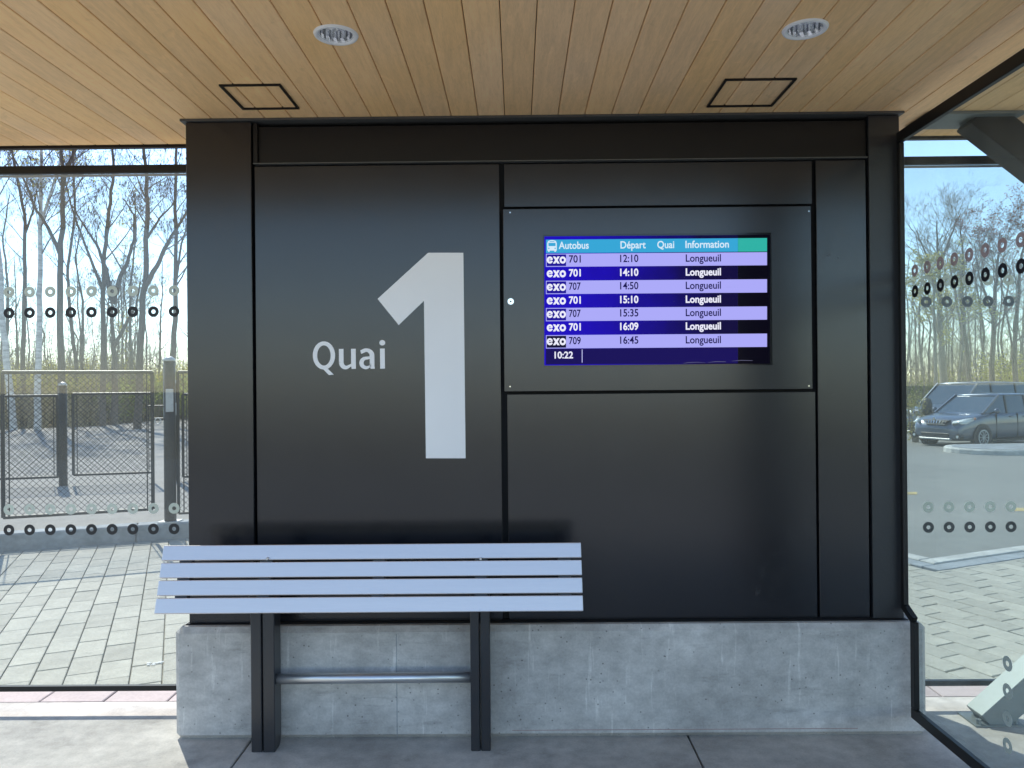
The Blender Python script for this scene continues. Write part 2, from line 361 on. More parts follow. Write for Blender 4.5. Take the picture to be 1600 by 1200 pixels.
for i in range(-60, 80):
    for j in range(-20, 50):
        # i: columns across (along U), j: along V
        c0 = V*((j+(.5 if i % 2 else 0)+rg.uniform(-.01, .01))*pl)+U*(i*pw)
        g = .006
        qs = [c0+U*(a*(pw/2-g/2))+V*(b*(pl/2-g/2)) for a, b in ((-1,-1),(1,-1),(1,1),(-1,1))]
        poly = [(q.x, q.y) for q in qs]
        ce = c0
        if ce.y < 3.6 or ce.y > 11 or abs(ce.x) > 9: continue
        poly = clip_half(poly, 0, SLAB_Y+.165, 0, 1)
        if len(poly) > 2: poly = clip_half(poly, LB.x, LB.y, -NL.x, -NL.y)
        if len(poly) < 3: continue
        q = ce-corner
        if q.dot(U) > -.02 and q.dot(V) > -.30:
            poly = clip_half(poly, *(corner-V*.30)[:2], -V.x, -V.y)
        elif q.dot(V) > -.02 and q.dot(U) > -.30:
            poly = clip_half(poly, *(corner-U*.30)[:2], -U.x, -U.y)
        elif q.dot(V) > -.30 and q.dot(U) > -.30: poly = clip_half(poly, *(corner-V*.30)[:2], -V.x, -V.y)
        else:
            if q.dot(V) > -.5 and q.dot(U) > -.2: poly = clip_half(poly, *(corner-V*.30)[:2], -V.x, -V.y)
            if len(poly) > 2 and q.dot(U) > -.5 and q.dot(V) > -.2: poly = clip_half(poly, *(corner-U*.30)[:2], -U.x, -U.y)
        if len(poly) < 3: continue
        if ce.x > .5 and (ce-corner).dot(V) > 3.4: continue
        px, py = to_px((ce.x, ce.y, 0)); z = rg.uniform(-.0035, .0)
        vis = py < 1085 and ((-15 < px < 305) or (1408 < px < 1615))
        if vis and npav < 298:
            npav += 1; MB().prism(poly, -.02, z).build('paver', M['paver'], paving, bevel=.0035)
        else: rest.prism(poly, -.02, z)
o = rest.build('paver_field', M['paver'], paving); o['kind'] = 'stuff'
for k in range(-24, 28):
    x = k*.31+.16
    MB().box((x+.004, SLAB_Y+.008, -.02), (x+.306, SLAB_Y+.157, -.002-.002*rg.random())).build('border_tile', M['paver_rose'], paving, bevel=.004)

# car park
lot = MB(); 
P = [corner+U*.0+V*.0, corner+U*45, corner+U*45+V*30, corner+V*30]
n_ = 10; g_ = []
for j in range(n_+1):
    for i in range(n_+1):
        q = corner+U*(45*i/n_)+V*(34*j/n_); g_.append((q.x, q.y, LZ(q.y)))
lot.v = g_; lot.f = [(j*(n_+1)+i, j*(n_+1)+i+1, (j+1)*(n_+1)+i+1, (j+1)*(n_+1)+i) for j in range(n_) for i in range(n_)]
struct('car_park', lot, M['asphalt'])
ck = thing('kerb', corner, 'low concrete kerb turning a corner where the paving meets the car park', 'kerb')
for i in range(7):
    MB().obox(corner+U*(i*1.0-.14 if i == 0 else i*1.0)-V*.07, corner+U*(i*1.0+.994)-V*.07, .14, -.3, .012).build('kerb_stone', M['kerb'], ck, bevel=.008)
for i in range(5):
    MB().obox(corner+V*(i*.8+.002)-U*.07, corner+V*(i*.8+.796)-U*.07, .14, -.3, .012).build('kerb_stone', M['kerb'], ck, bevel=.008)
for i in range(7):
    MB().obox(corner+U*(i*1.0-.28 if i == 0 else i*1.0)-V*.218, corner+U*(i*1.0+.994)-V*.218, .146, -.05, .001).build('edge_strip', M['kerb_grey'], ck, bevel=.004)
for i in range(5):
    MB().obox(corner+V*(i*.8-.14 if i == 0 else i*.8)-U*.218, corner+V*(i*.8+.796)-U*.218, .146, -.05, .001).build('edge_strip', M['kerb_grey'], ck, bevel=.004)
def lot_pt(px, py):
    z = -.2
    for _ in range(6): p = G(px, py, z); z = LZ(p.y)
    return p
for (a, b, c, d, lb) in ((1400, 769, 1433, 773, 'short worn yellow paint dash on the asphalt nearest the black wall'), (1584, 794, 1640, 799, 'wider worn yellow paint dash on the asphalt at the right picture edge')):
    p0, p1, p2, p3 = lot_pt(a, d), lot_pt(c, d), lot_pt(c, b), lot_pt(a, b)
    o = MB().add([(p.x, p.y, p.z+.005) for p in (p0, p1, p2, p3)], [(0,1,2,3)]).build('paint_mark', M['yellow']); tag(o, lb, 'road marking')
# island
ia = lot_pt(1486, 712); 
isl = thing('traffic_island', (ia.x, ia.y, ia.z), 'white rounded concrete kerb island in the car park in front of the grey hatchback', 'traffic island')
A0 = ia+Vector((1.45, .9, 0)); dI = Vector((.97, .10, 0)).normalized(); nI = Vector((-dI.y, dI.x, 0))
def stad(r, L=14):
    pts = [A0+dI*L-nI*r, A0+dI*L+nI*r]
    for k in range(0, 13):
        t = math.pi/2+math.pi*k/12; pts.append(A0+(dI*math.cos(t)+nI*math.sin(t))*r)
    return [(p.x, p.y) for p in pts]
MB().prism(stad(1.0), ia.z-.15, ia.z+.13).build('island_kerb', M['kerb'], isl, bevel=.03)
MB().prism(stad(.82), ia.z, ia.z+.14).build('island_bed', M['kerb_grey'], isl)
tf = MB(); tp = Vector((A0.x+.95, A0.y-.2, ia.z+.14))
for k in range(26):
    a = rg.uniform(0, 6.28); r_ = rg.uniform(0, .1); b_ = tp+Vector((math.cos(a)*r_, math.sin(a)*r_, 0)); l = rg.uniform(.1, .24)
    tf.tube([b_, b_+Vector((math.cos(a)*.1, math.sin(a)*.1, l))], [.006, .002], 3)
o = tf.build('dry_plant', M['dry']); tag(o, 'small tuft of dry straw coloured grass on the white island', 'plant')

# left yard: raised kerb and gravel
KZ = .16
yk = thing('kerb', (KL.x, KL.y, 0), 'raised grey concrete kerb under the black chain link gates', 'kerb')
for i in range(-5, 3):
    a = KL+DL*(i*1.25+.95)+NL*.1; b = a+DL*1.244
    MB().obox(a, b, .2, -.2, KZ).build('kerb_stone', M['kerb_grey'], yk, bevel=.012)
yd = MB(); ye = KL+NL*.2
y_pts = [ye-DL*25, ye+DL*3.3, Vector((-3.2, 16, 0)), Vector((-8, 27, 0)), Vector((-12.5, 40, 0)), Vector((-16, 60, 0)), Vector((-25, 70, 0)), Vector((-17.2, 40, 0)), Vector((-15.4, 33, 0)), Vector((-15.6, 28, 0)), Vector((-18, 25.5, 0)), Vector((-40, 24, 0))]
yd.add([(p.x, p.y, KZ-.006) for p in y_pts], [tuple(range(len(y_pts)))])
struct('gravel_path', yd, M['gravel'])

# ------------------------------------------------------------ shelter roof
CZ = 2.67; RX0, RX1, RY0, RY1 = -4.3, 4.9, 1.7, 3.66
roof = thing('shelter_roof', (0, 2.3, CZ), 'flat shelter roof lined underneath with stained pine boards', 'roof')
hatches = []
def Cz(px, py): return G(px, py, CZ)
PWD = .1155; x0 = Cz(835, 90).x
m_ = MB().box((-(PWD-.007)/2, RY0, CZ), ((PWD-.007)/2, RY1, CZ+.018)); 
proto = None
k0 = int((RX0-x0)/PWD); k1 = int((RX1-x0)/PWD)
for k in range(k0, k1):
    xc = x0+(k+.5)*PWD
    if proto is None:
        mb = MB().box((-(PWD-.003)/2, RY0-2.3, 0), ((PWD-.003)/2, RY1-2.3, .02)); proto = mb.build('ceiling_board', M['wood'], roof, local=True, bevel=.0025); proto.location = (xc, 0, 0)
    else:
        c = proto.copy(); COL.objects.link(c); c.parent = roof; c.location = (xc, 0, 0)
MB().box((RX0, RY0, CZ+.022), (RX1, RY1, CZ+.2)).build('roof_deck', M['gap'], roof)
MB().box((RX0-.02, RY1+.003, CZ-.012), (RX1+.02, RY1+.03, CZ+.24)).build('fascia', M['black_brown'], roof)
MB().box((RX0-.02, RY0-.03, CZ-.012), (RX1+.02, RY0-.003, CZ+.24)).build('fascia', M['black_brown'], roof)
MB().box((RX0-.03, RY0, CZ-.012), (RX0-.003, RY1, CZ+.24)).build('fascia', M['black_brown'], roof)
MB().box((RX1+.003, RY0, CZ-.012), (RX1+.03, RY1, CZ+.24)).build('fascia', M['black_brown'], roof)

for xc_, lb in ((1.55, 'right front column'), (-4.2, 'left front column')):
    MB().box((xc_, RY0+.02, -.02), (xc_+.22, RY0-.20+.02, CZ-.014)).build('front_column', M['black_brown'], roof, bevel=.004)
# downlights
cutters = []
for px, py, lb in ((525, 54, 'round recessed ceiling downlight left of centre, above the word on the wall'), (1258, 45, 'round recessed ceiling downlight at the right, above the departures screen')):
    c = Cz(px, py); t = thing('ceiling_light', (c.x, c.y, CZ), lb, 'ceiling light', 'recessed downlights in the board ceiling')
    cutters.append((c.x, c.y)); rim = MB(); n = 40; ro, ri = .0735, .058
    prof = [(ro, 0), (ro-.003, -.006), (ri+.004, -.007), (ri, -.002), (ri-.004, .001)]
    for r_, z_ in prof:
        for q in range(n): a = 2*math.pi*q/n; rim.v.append((math.cos(a)*r_, math.sin(a)*r_, z_))
    for i in range(len(prof)-1):
        for q in range(n): rim.f.append((i*n+q, i*n+(q+1) % n, (i+1)*n+(q+1) % n, (i+1)*n+q))
    rim.build('trim_ring', M['white'], t, local=True, smooth=True)
    rf = MB(); n = 56
    for i, (r_, z_) in enumerate([(ri-.002, -.002), (ri-.004, .012), (.052, .035), (.043, .065), (.02, .075)]):
        for q in range(n):
            a = 2*math.pi*q/n; r2 = r_*(1-(.05 if q % 4 < 2 else 0)*(i in (1, 2, 3))); rf.v.append((math.cos(a)*r2, math.sin(a)*r2, z_))
    for i in range(4):
        for q in range(n): rf.f.append((i*n+q, i*n+(q+1) % n, (i+1)*n+(q+1) % n, (i+1)*n+q))
    rf.f.append(tuple(4*n+q for q in range(n)))
    rf.build('reflector', M['reflector'], t, local=True)
def cut_holes():
    for o in [q for q in roof.children if q.name.startswith(('ceiling_board', 'roof_deck'))]:
        ox, hw = (o.location.x, PWD/2) if o.name.startswith('ceiling_board') else (0, 99)
        for cx, cy in cutters:
            if abs(cx-ox) > hw+.066: continue
            bpy.context.view_layer.update()
            cu = MB().tube([(cx, cy, CZ-.05), (cx, cy, CZ+.15)], .0655, 40).build('cutter', None)
            bm_ = o.modifiers.new('cut', 'BOOLEAN'); bm_.object = cu; bm_.operation = 'DIFFERENCE'; bm_.solver = 'EXACT'
            dg = bpy.context.evaluated_depsgraph_get(); dg.update()
            me = bpy.data.meshes.new_from_object(o.evaluated_get(dg)); o.modifiers.clear(); o.data = me
            bpy.data.objects.remove(cu)
cut_holes()
# hatches
for pts, lb in (([(342,131),(440,131),(467,169),(378,169)], 'square black framed access hatch in the ceiling above the left wall panel'), ([(1130,122),(1238,122),(1212,165),(1107,165)], 'square black framed access hatch in the ceiling above the screen')):
    q = [Cz(*p) for p in pts]; xa = (q[0].x+q[3].x)/2; xb = (q[1].x+q[2].x)/2; ya = (q[0].y+q[1].y)/2; yb = (q[2].y+q[3].y)/2
    t = thing('ceiling_hatch', ((xa+xb)/2, (ya+yb)/2, CZ), lb, 'hatch', 'framed access hatches in the board ceiling'); b = .009
    for a_, b_ in (((xa, ya), (xb, ya+b)), ((xa, yb-b), (xb, yb)), ((xa, ya+b+.001), (xa+b, yb-b-.001)), ((xb-b, ya+b+.001), (xb, yb-b-.001))):
        MB().box((*a_, CZ-.007), (*b_, CZ+.005)).build('frame_bar', M['frame'], t)

# ------------------------------------------------------------ plinth and black wall
PY = 3.27; YW = 3.345
a = W(272, 1070, PY); b = W(1450, 1070, PY)
pt = W(860, 972, YW-.02).z
pl_ = MB().prism_y([(a.x, 0), (b.x, 0), (b.x, pt), (a.x, pt)], PY, 3.74).build('concrete_plinth', M['plinth'], None, bevel=.022)
sm_ = W(620, 1070, PY).x; MB().box((sm_-.0015, PY-.001, .01), (sm_+.0015, PY+.0, pt-.03)).build('form_seam', M['kerb_grey'], pl_)
MB().box((W(800, 1100, PY).x, PY-.0006, .034), (W(1340, 1100, PY).x, PY, .0365)).build('chalk_line', mat('red_chalk', (.34, .22, .21), .9), pl_)
tag(pl_, 'grey cast concrete plinth with stains carrying the black panel wall', 'plinth')
wl = W(293, 600, YW).x; wr = W(1410, 560, YW).x
wall = thing('panel_wall', ((wl+wr)/2, YW, pt), 'black steel panel wall with large white platform number, standing on concrete', 'wall')
MB().box((wl+.01, YW+.03, pt+.001), (wr-.01, YW+.34, CZ-.02)).build('core', M['gap'], wall)
def wbox(name, x0_, y0_, x1_, y1_, yf, yb, m, bevel=.002, parent=None, label=None):
    p = W(x0_, (y0_+y1_)/2, yf); q = W(x1_, (y0_+y1_)/2, yf); t_ = W((x0_+x1_)/2, y0_, yf).z; b_ = W((x0_+x1_)/2, y1_, yf).z
    o = MB().box((p.x, yf, b_), (q.x, yb, t_)).build(name, m, parent or wall, bevel=bevel)
    if label: o['label'] = label
    return o
def wb3(name, x0_, x1_, zb, zt, yf, yb, m, bevel=.002, label=None):
    p = W(x0_, 600, yf).x; q = W(x1_, 600, yf).x
    o = MB().box((p, yf, zb), (q, yb, zt)).build(name, m, wall, bevel=bevel)
    if label: o['label'] = label
    return o
zt = CZ-.012; zb = pt+.004
z_beam = W(860, 253, YW).z
wb3('column', 293, 395, zb, zt, YW-.018, YW+.3, M['black'], label='wide smooth left column')
wb3('column', 1361, 1409, zb, zt, YW-.012, YW+.3, M['black_rough'], label='rough painted right column')
lp = wb3('panel', 400, 783, zb, z_beam-.006, YW, YW+.02, M['black'], label='tall left panel with the platform number')
z1 = W(1030, 321, YW).z; z2 = W(1030, 325, YW).z; z3 = W(1030, 610, YW).z; z4 = W(1030, 614, YW).z
wb3('panel', 790, 1272, z1, z_beam-.006, YW+.004, YW+.02, M['black'], label='low panel above the screen door')
door = wb3('screen_door', 788, 1270, z3, z2, YW-.012, YW+.02, M['black'], label='hinged panel framing the screen')
wb3('panel', 792, 1274, zb, z4, YW, YW+.02, M['black'], label='large lower right panel')
wb3('panel', 1278, 1356, zb, z_beam-.006, YW-.002, YW+.02, M['black'], label='narrow right panel')
# thin door reveal strips
wb3('beam', 407, 1357, z_beam+.006, zt-.015, YW+.006, YW+.1, M['black_brown'], label='recessed top beam')
wb3('beam_flange', 398, 1360, z_beam, z_beam+.004, YW-.018, YW+.02, M['flash'], bevel=0)
wb3('beam_end', 398, 405, z_beam+.006, zt-.004, YW-.010, YW+.02, M['black_brown'])
MB().box((wl-.012, YW-.032, CZ-.010), (wr+.004, YW+.35, CZ-.001)).build('cap_flashing', M['flash'], wall)
MB().box((wl-.004, YW-.03, pt-.0), (wr-.0, YW+.33, pt+.003)).build('base_flashing', M['gap'], wall)
# lock and screws
def disc(name, px, py, r_, y0_, y1_, m, parent, n=20):
    c = W(px, py, y0_); return MB().prism_y([(c.x+math.cos(2*math.pi*i/n)*r_, c.z+math.sin(2*math.pi*i/n)*r_) for i in range(n)], y0_, y1_).build(name, m, parent)
lk = disc('lock', 798, 471, .0135, YW-.018, YW-.0125, M['chrome'], door)
disc('keyhole', 798, 471, .004, YW-.0185, YW-.0181, M['gap'], door, 10)
for px, py in ((797, 604), (1264, 330), (1264, 603), (797, 332)): disc('screw', px, py, .003, YW-.0135, YW-.0121, M['chrome'], door, 8)
# numeral 1
poly = [W(x, y, YW) for x, y in ((669,395),(724,395),(727.5,716),(665.5,716),(662.5,470),(623,508),(590,467))]
poly = [(p.x, p.z) for p in poly][::-1]
MB().prism_y(poly, YW-.0015, YW-.0002).build('numeral', M['vinyl'], lp)

# text helper -----------------------------------------------------------
def text_obj(name, body, px0, py_base, px1, cap_px, yp, m, parent, off=0.0, thick=.0006, ref='H'):
    def mk(bd):
        cu = bpy.data.curves.new(name, 'FONT'); cu.body = bd; cu.size = 1; cu.offset = off; cu.resolution_u = 4; cu.fill_mode = 'FRONT' if hasattr(cu, 'fill_mode') else 'BOTH'
        ob = bpy.data.objects.new('t', cu); COL.objects.link(ob); dg = bpy.context.evaluated_depsgraph_get(); dg.update()
        me = bpy.data.meshes.new_from_object(ob.evaluated_get(dg)); bpy.data.objects.remove(ob); bpy.data.curves.remove(cu); return me
    mr = mk(ref); hs_ = max(v.co.y for v in mr.vertices)-min(v.co.y for v in mr.vertices); bpy.data.meshes.remove(mr)
    me = mk(body); xs_ = [v.co.x for v in me.vertices]; xa, xb = min(xs_), max(xs_)
    A = W(px0, py_base, yp); B = W(px1, py_base, yp); sx = (B.x-A.x)/(xb-xa); sz = cap_px/F*yp/hs_
    par = Vector((0,0,0)); q = parent
    while q is not None: par += q.location; q = q.parent
    for v in me.vertices: v.co = Vector((A.x+(v.co.x-xa)*sx, yp, A.z+v.co.y*sz))-par
    me.materials.append(m); me.name = name
    o = bpy.data.objects.new(name, me); COL.objects.link(o); o.parent = parent; return o

# "Quai" drawn as own outlines, letter by letter -------------------------------
def arc(cx, cz, rx, rz, a0, a1, n=18): return [(cx+rx*math.cos(R(a0+(a1-a0)*i/n)), cz+rz*math.sin(R(a0+(a1-a0)*i/n))) for i in range(n+1)]
def band(mb, outer, inner, y0_, y1_):
    n = len(outer); vs = []
    for (x, z) in outer: vs += [(x, y0_, z), (x, y1_, z)]
    for (x, z) in inner: vs += [(x, y0_, z), (x, y1_, z)]
    fs = []
    for i in range(n-1):
        o0, o1, i0, i1 = 2*i, 2*i+2, 2*n+2*i, 2*n+2*i+2
        fs += [(o0, o1, i1, i0), (o0+1, i0+1, i1+1, o1+1), (o0, o0+1, o1+1, o1), (i0, i1, i1+1, i0+1)]
    mb.add(vs, fs)
o0 = W(489, 577, YW); pxm = YW/F
def L_(x, z): return (o0.x+x*pxm, o0.z+z*pxm)      # letter units = photo pixels, baseline at 0
def letter(fn):
    mb = MB(); fn(mb); mb.v = [(L_(x, z)[0], YW+y, L_(x, z)[1]) for x, y, z in mb.v]; return mb.build('letter', M['vinyl'], lp)
ya, yb_ = -.0015, -.0003; yc, yd_ = -.0017, -.0004
def Lq(mb):
    band(mb, arc(17.5, 21.5, 17.5, 22, 0, 360, 40), arc(17.5, 21.5, 10.6, 15.8, 0, 360, 40), ya, yb_)
    mb.prism_y([(15, 1), (22, 2), (32.5, -8.5), (25, -9.3)], yc, yd_)
def Lu(mb):
    mb.prism_y([(41, 31.5), (41, 11), (48.2, 11), (48.2, 31.5)], ya, yb_)
    band(mb, arc(51, 10.5, 10, 11, 180, 300, 14)+[(61, 5)], arc(52.5, 11.5, 4.3, 6.5, 180, 290, 14)+[(61, 8.5)], yc, yd_)
    mb.prism_y([(60, 31.5), (60, 4), (61, 0), (67.4, 0), (67.4, 31.5)], ya-.0003, yb_)
def La(mb):
    band(mb, [(74.5, 28.6)]+arc(84, 21, 12.5, 11, 120, 0, 14)+[(96.5, 12)], [(76, 23.4)]+arc(84, 19.5, 5.3, 7, 115, 0, 14)+[(89.3, 12)], ya, yb_)
    mb.prism_y([(89.3, 14), (89.3, 4), (90.6, 0), (97, 0), (96.5, 4), (96.5, 14)], ya-.0002, yb_)
    band(mb, [(91, 19.5)]+arc(83, 9.2, 10.2, 9.8, 100, 290, 18)+[(91, 3.5)], [(91, 15.4)]+arc(84.5, 9.2, 4.9, 5.2, 110, 290, 18)+[(91, 7)], yc, yd_)
def Li(mb):
    mb.prism_y([(105.4, 0), (112.8, 0), (112.8, 31.5), (105.4, 31.5)], ya, yb_)
    mb.prism_y(arc(109.1, 40.5, 4.6, 4.3, 0, 345, 22), ya, yb_)
for fn in (Lq, Lu, La, Li): letter(fn)

# ------------------------------------------------------------ departures screen
E = {}
E['navy'] = emis('screen_sky_reflection', lin(28, 4, 150), 1.0)  # blue of the sky mirrored in the glass, painted as screen glow
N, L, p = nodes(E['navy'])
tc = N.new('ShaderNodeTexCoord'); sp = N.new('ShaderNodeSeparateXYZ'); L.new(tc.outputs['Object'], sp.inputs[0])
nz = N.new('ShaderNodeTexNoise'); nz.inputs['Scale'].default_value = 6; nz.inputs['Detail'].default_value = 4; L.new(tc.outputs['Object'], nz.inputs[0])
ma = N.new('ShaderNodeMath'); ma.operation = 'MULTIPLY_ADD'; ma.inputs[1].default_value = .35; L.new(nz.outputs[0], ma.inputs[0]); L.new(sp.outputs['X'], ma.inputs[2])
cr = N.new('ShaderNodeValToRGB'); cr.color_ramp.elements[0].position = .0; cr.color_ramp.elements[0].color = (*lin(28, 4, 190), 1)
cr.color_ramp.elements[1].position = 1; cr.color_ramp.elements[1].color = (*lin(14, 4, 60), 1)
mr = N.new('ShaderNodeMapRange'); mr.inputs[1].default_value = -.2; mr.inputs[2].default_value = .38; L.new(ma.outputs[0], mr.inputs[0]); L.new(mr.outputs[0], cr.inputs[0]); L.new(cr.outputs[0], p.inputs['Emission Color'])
E['row'] = emis('screen_row', lin(172, 170, 248)); E['white'] = emis('screen_white', lin(240, 240, 255)); E['txt'] = emis('screen_dark_text', lin(20, 12, 80))
E['head'] = emis('screen_header', lin(54, 166, 214)); E['foot'] = emis('screen_reflection_low', lin(20, 8, 88)); E['teal'] = emis('screen_teal', lin(48, 178, 165)); E['pale'] = emis('screen_pale', lin(215, 235, 250))
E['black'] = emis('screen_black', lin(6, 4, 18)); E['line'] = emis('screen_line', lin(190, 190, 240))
E['navy2'] = emis('screen_deep', lin(28, 12, 150)); E['navy3'] = emis('screen_night', lin(10, 8, 50))
YS = YW-.0135
sc_c = W(1027, 572, YS)
scr = thing('departure_screen', (sc_c.x, YS, sc_c.z), 'lit bus departures screen listing seven buses, with a painted blue sky reflection, set in the black wall', 'screen')
def srect(name, x0_, y0_, x1_, y1_, yp, m, b=0):
    P_ = [W(x0_, y1_, yp), W(x1_, y1_-(x1_-x0_)*.006, yp), W(x1_, y0_-(x1_-x0_)*.006, yp), W(x0_, y0_, yp)]
    return MB().prism_y([(p.x, p.z) for p in P_], yp, yp+.0004).build(name, m, scr)
tp = mat('tv_bezel', (.006, .006, .008), .15)
P0 = W(849, 468, YS); P1 = W(1206, 468, YS); zt_ = W(1027, 365, YS).z; zb_ = W(1027, 572, YS).z
MB().box((P0.x, YS, zb_), (P1.x, YS+.004, zt_)).build('glass_front', tp, scr)
def yl(x): return -(x-850)*.0075    # the picture tilts up to the right
def sline(x, y): return y+yl(x)
def quad(name, xa, xb, yt, yb, dep, m):
    P_ = [W(xa, yb+yl(xa), dep), W(xb, yb+yl(xb), dep), W(xb, yt+yl(xb), dep), W(xa, yt+yl(xa), dep)]
    return MB().prism_y([(p.x, p.z) for p in P_], dep, dep+.0003).build(name, m, scr)
d1, d2, d3, d4, d5 = YS-.0006, YS-.0012, YS-.0018, YS-.0024, YS-.003
quad('reflection_backdrop', 850.5, 1153, 369.5, 571, d1, E['navy'])  # mirrored sky painted as an emissive blue fade
quad('reflection_backdrop', 1153.2, 1203, 369.5, 571, d1, E['black'])  # painted reflection ends here, screen stays dark
quad('footer_reflection', 853, 1153, 545, 569.5, d2, E['foot']); quad('header_band', 853, 1153, 374.5, 395.5, d2, E['head']); quad('header_band', 1153.2, 1198.5, 374.5, 395.5, d2, E['teal'])  # footer holds the darker lower end of the painted reflection
rows = [(396.6, 417.0, '701', '12:10'), (417.0, 438.5, '701', '14:10'), (438.8, 459.6, '707', '14:50'), (459.6, 481, '701', '15:10'), (481.3, 502, '707', '15:35'), (502, 523, '701', '16:09'), (523.8, 544.6, '709', '16:45')]
def exo(parent, x, yb_p, h, m):
    # three round letters, width 30 px
    mb = MB(); s = h/2.0; T = []
    def ring(cx, a0, a1, ro=1.0, ri=.40): band(mb, arc(cx, 1, ro, ro, a0, a1, 26), arc(cx, 1, ri, ri, a0, a1, 26), 0, .0002)
    ring(1.0, 22, 338, 1.0, .42); mb.prism_y([(.45, .82), (1.85, 1.02), (1.95, 1.28), (.45, 1.1)], -.0001, .0002)
    mb.prism_y([(1.95, 2), (2.7, 2), (4.15, 0), (3.4, 0)], 0, .0002); mb.prism_y([(1.95, 0), (2.7, 0), (4.15, 2), (3.4, 2)], -.0001, .00025)
    ring(5.1, 0, 360, 1.02, .42)
    out = []
    for X_, Y_, Z_ in mb.v:
        px = x+X_*30/6.12; py = yb_p-Z_*s+yl(x); q = W(px, py, d4+Y_); out.append((q.x, q.y, q.z))
    mb.v = out; return mb.build('operator_logo', m, parent)
for i, (yt, yb, num, tm) in enumerate(rows):
    light = i % 2 == 0
    base = yb-6.5
    if light: quad('row_band', 853, 1198.5, yt, yb, d2, E['row']); quad('logo_box', 854.2, 884.5, yt+1.2, yb-1.2, d3, E['navy2'] if i < 6 else E['navy3'])
    exo(scr, 854.3, yb-5.2, 11, E['white'])
    tm_m = E['txt'] if light else E['white']; of = .016 if light else .028
    text_obj('route_number', num, 889, base+yl(889), 907.5, 11.6, d4, tm_m, scr, of)
    text_obj('departure_time', tm, 969, base+yl(969)-.2, 997.5, 11.6, d4, tm_m, scr, of)
    text_obj('destination', 'Longueuil', 1071.5, base+yl(1071), 1126.5, 11.6, d4, tm_m, scr, of)
for s_, xa, xb in (('Autobus', 873, 920), ('Départ', 969.5, 1009), ('Quai', 1027, 1053.5), ('Information', 1071, 1139)):
    text_obj('header_word', s_, xa, 390+yl(xa)-1, xb, 11.5, d4, E['pale'], scr, .018)
text_obj('clock', '10:22', 866.5, 560+yl(866), 895.5, 10.8, d4, E['white'], scr, .024)
quad('divider', 909, 910.2, 546.5, 567, d3, E['line'])
# bus pictogram
bi = MB()
def bq(xa, xb, yt, yb, dep):
    P_ = [W(xa, yb, dep), W(xb, yb, dep), W(xb, yt, dep), W(xa, yt, dep)]; return [(p.x, p.z) for p in P_], dep
def bus_poly(pts, dep, m, nm='bus_pictogram'):
    q = [W(x, y, dep) for x, y in pts]; return MB().prism_y([(p.x, p.z) for p in q], dep, dep+.0003).build(nm, m, scr)
bus_poly([(855,391.5),(870,391.5),(870,380),(868.5,376.5),(865,375.2),(860,375.2),(856.5,376.5),(855,380)][::1], d3, E['pale'])
bus_poly([(857,384.5),(868,384.5),(868,379.5),(857,379.5)], d4, E['head'], 'bus_window')
bus_poly([(858.6,378),(866.4,378),(866.4,377),(858.6,377)], d4, E['head'], 'bus_window')
for xx in (857.6, 867.4): bus_poly([(xx+1.1*math.cos(a_*.785), 388+1.1*math.sin(a_*.785)) for a_ in range(8)], d4, E['head'], 'bus_lamp')
for xx in (856.3, 866.2): bus_poly([(xx,393.4),(xx+2.6,393.4),(xx+2.6,391.3),(xx,391.3)], d3, E['pale'], 'bus_wheel')
# scratches on the glass near its foot, their catch of light painted as emission
scm = emis('scratch_glint', lin(120, 120, 150), .6)
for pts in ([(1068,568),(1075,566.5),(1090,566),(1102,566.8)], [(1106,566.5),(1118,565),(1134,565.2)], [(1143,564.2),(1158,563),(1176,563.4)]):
    mb = MB(); mb.tube([W(x, y, d2) for x, y in pts], [.0004, .0013, .001, .0004][:len(pts)], 4); mb.build('scratch_glint', scm, scr)

# ------------------------------------------------------------ leaning bench
f0 = W(575, 957, 3.0); f1 = W(581, 848.5, 3.087)
xl = W(240.5, 957, 3.0).x; xr = W(911.5, 957, 3.0).x
gl_ = G(411, 1176); gr_ = G(751, 1174)
bench = thing('leaning_bench', ((xl+xr)/2, 3.14, 0), 'aluminium slatted leaning bench on two black double posts, before the wall', 'bench')
dv = Vector((0, f1.y-f0.y, f1.z-f0.z)); LN = dv.length; dv.normalize(); nv = Vector((0, -dv.z, dv.y))
pitch = LN/3.93; wd = pitch*.875
for k in range(4):
    s0 = Vector((0, f0.y, f0.z))+dv*(pitch*k); s1 = s0+dv*wd; th = .022
    q = [s0, s1, s1-nv*th, s0-nv*th]
    mb = MB().add([(xl, p.y, p.z) for p in q]+[(xr, p.y, p.z) for p in q], [(3,2,1,0),(4,5,6,7),(0,1,5,4),(1,2,6,5),(2,3,7,6),(3,0,4,7)])
    mb.build('slat', M['alu'], bench, bevel=.0025, seg=2)
py_ = gl_.y
for (xa, xm, xb) in ((393.5, 411, 430.5), (736, 751, 766.5)):
    for a_, b_ in ((xa, xm-1), (xm+1, xb)):
        p = G(a_, 1175).x; q = G(b_, 1175).x; top = f0.z+.12
        # side outline in yz with a rounded rear foot
        dp = .085; pr = [(py_, 0), (py_+dp-.03, 0), (py_+dp-.008, .012), (py_+dp, .035), (py_+dp, top), (py_-.02, top), (py_-.02, f0.z+.02), (py_, f0.z-.03)]
        n = len(pr); mb = MB().add([(p, y, z) for y, z in pr]+[(q, y, z) for y, z in pr], [tuple(range(n))[::-1], tuple(range(n, 2*n))]+[(i, (i+1) % n, (i+1) % n+n, i+n) for i in range(n)])
        mb.build('post', M['steel_dark'], bench, bevel=.003)
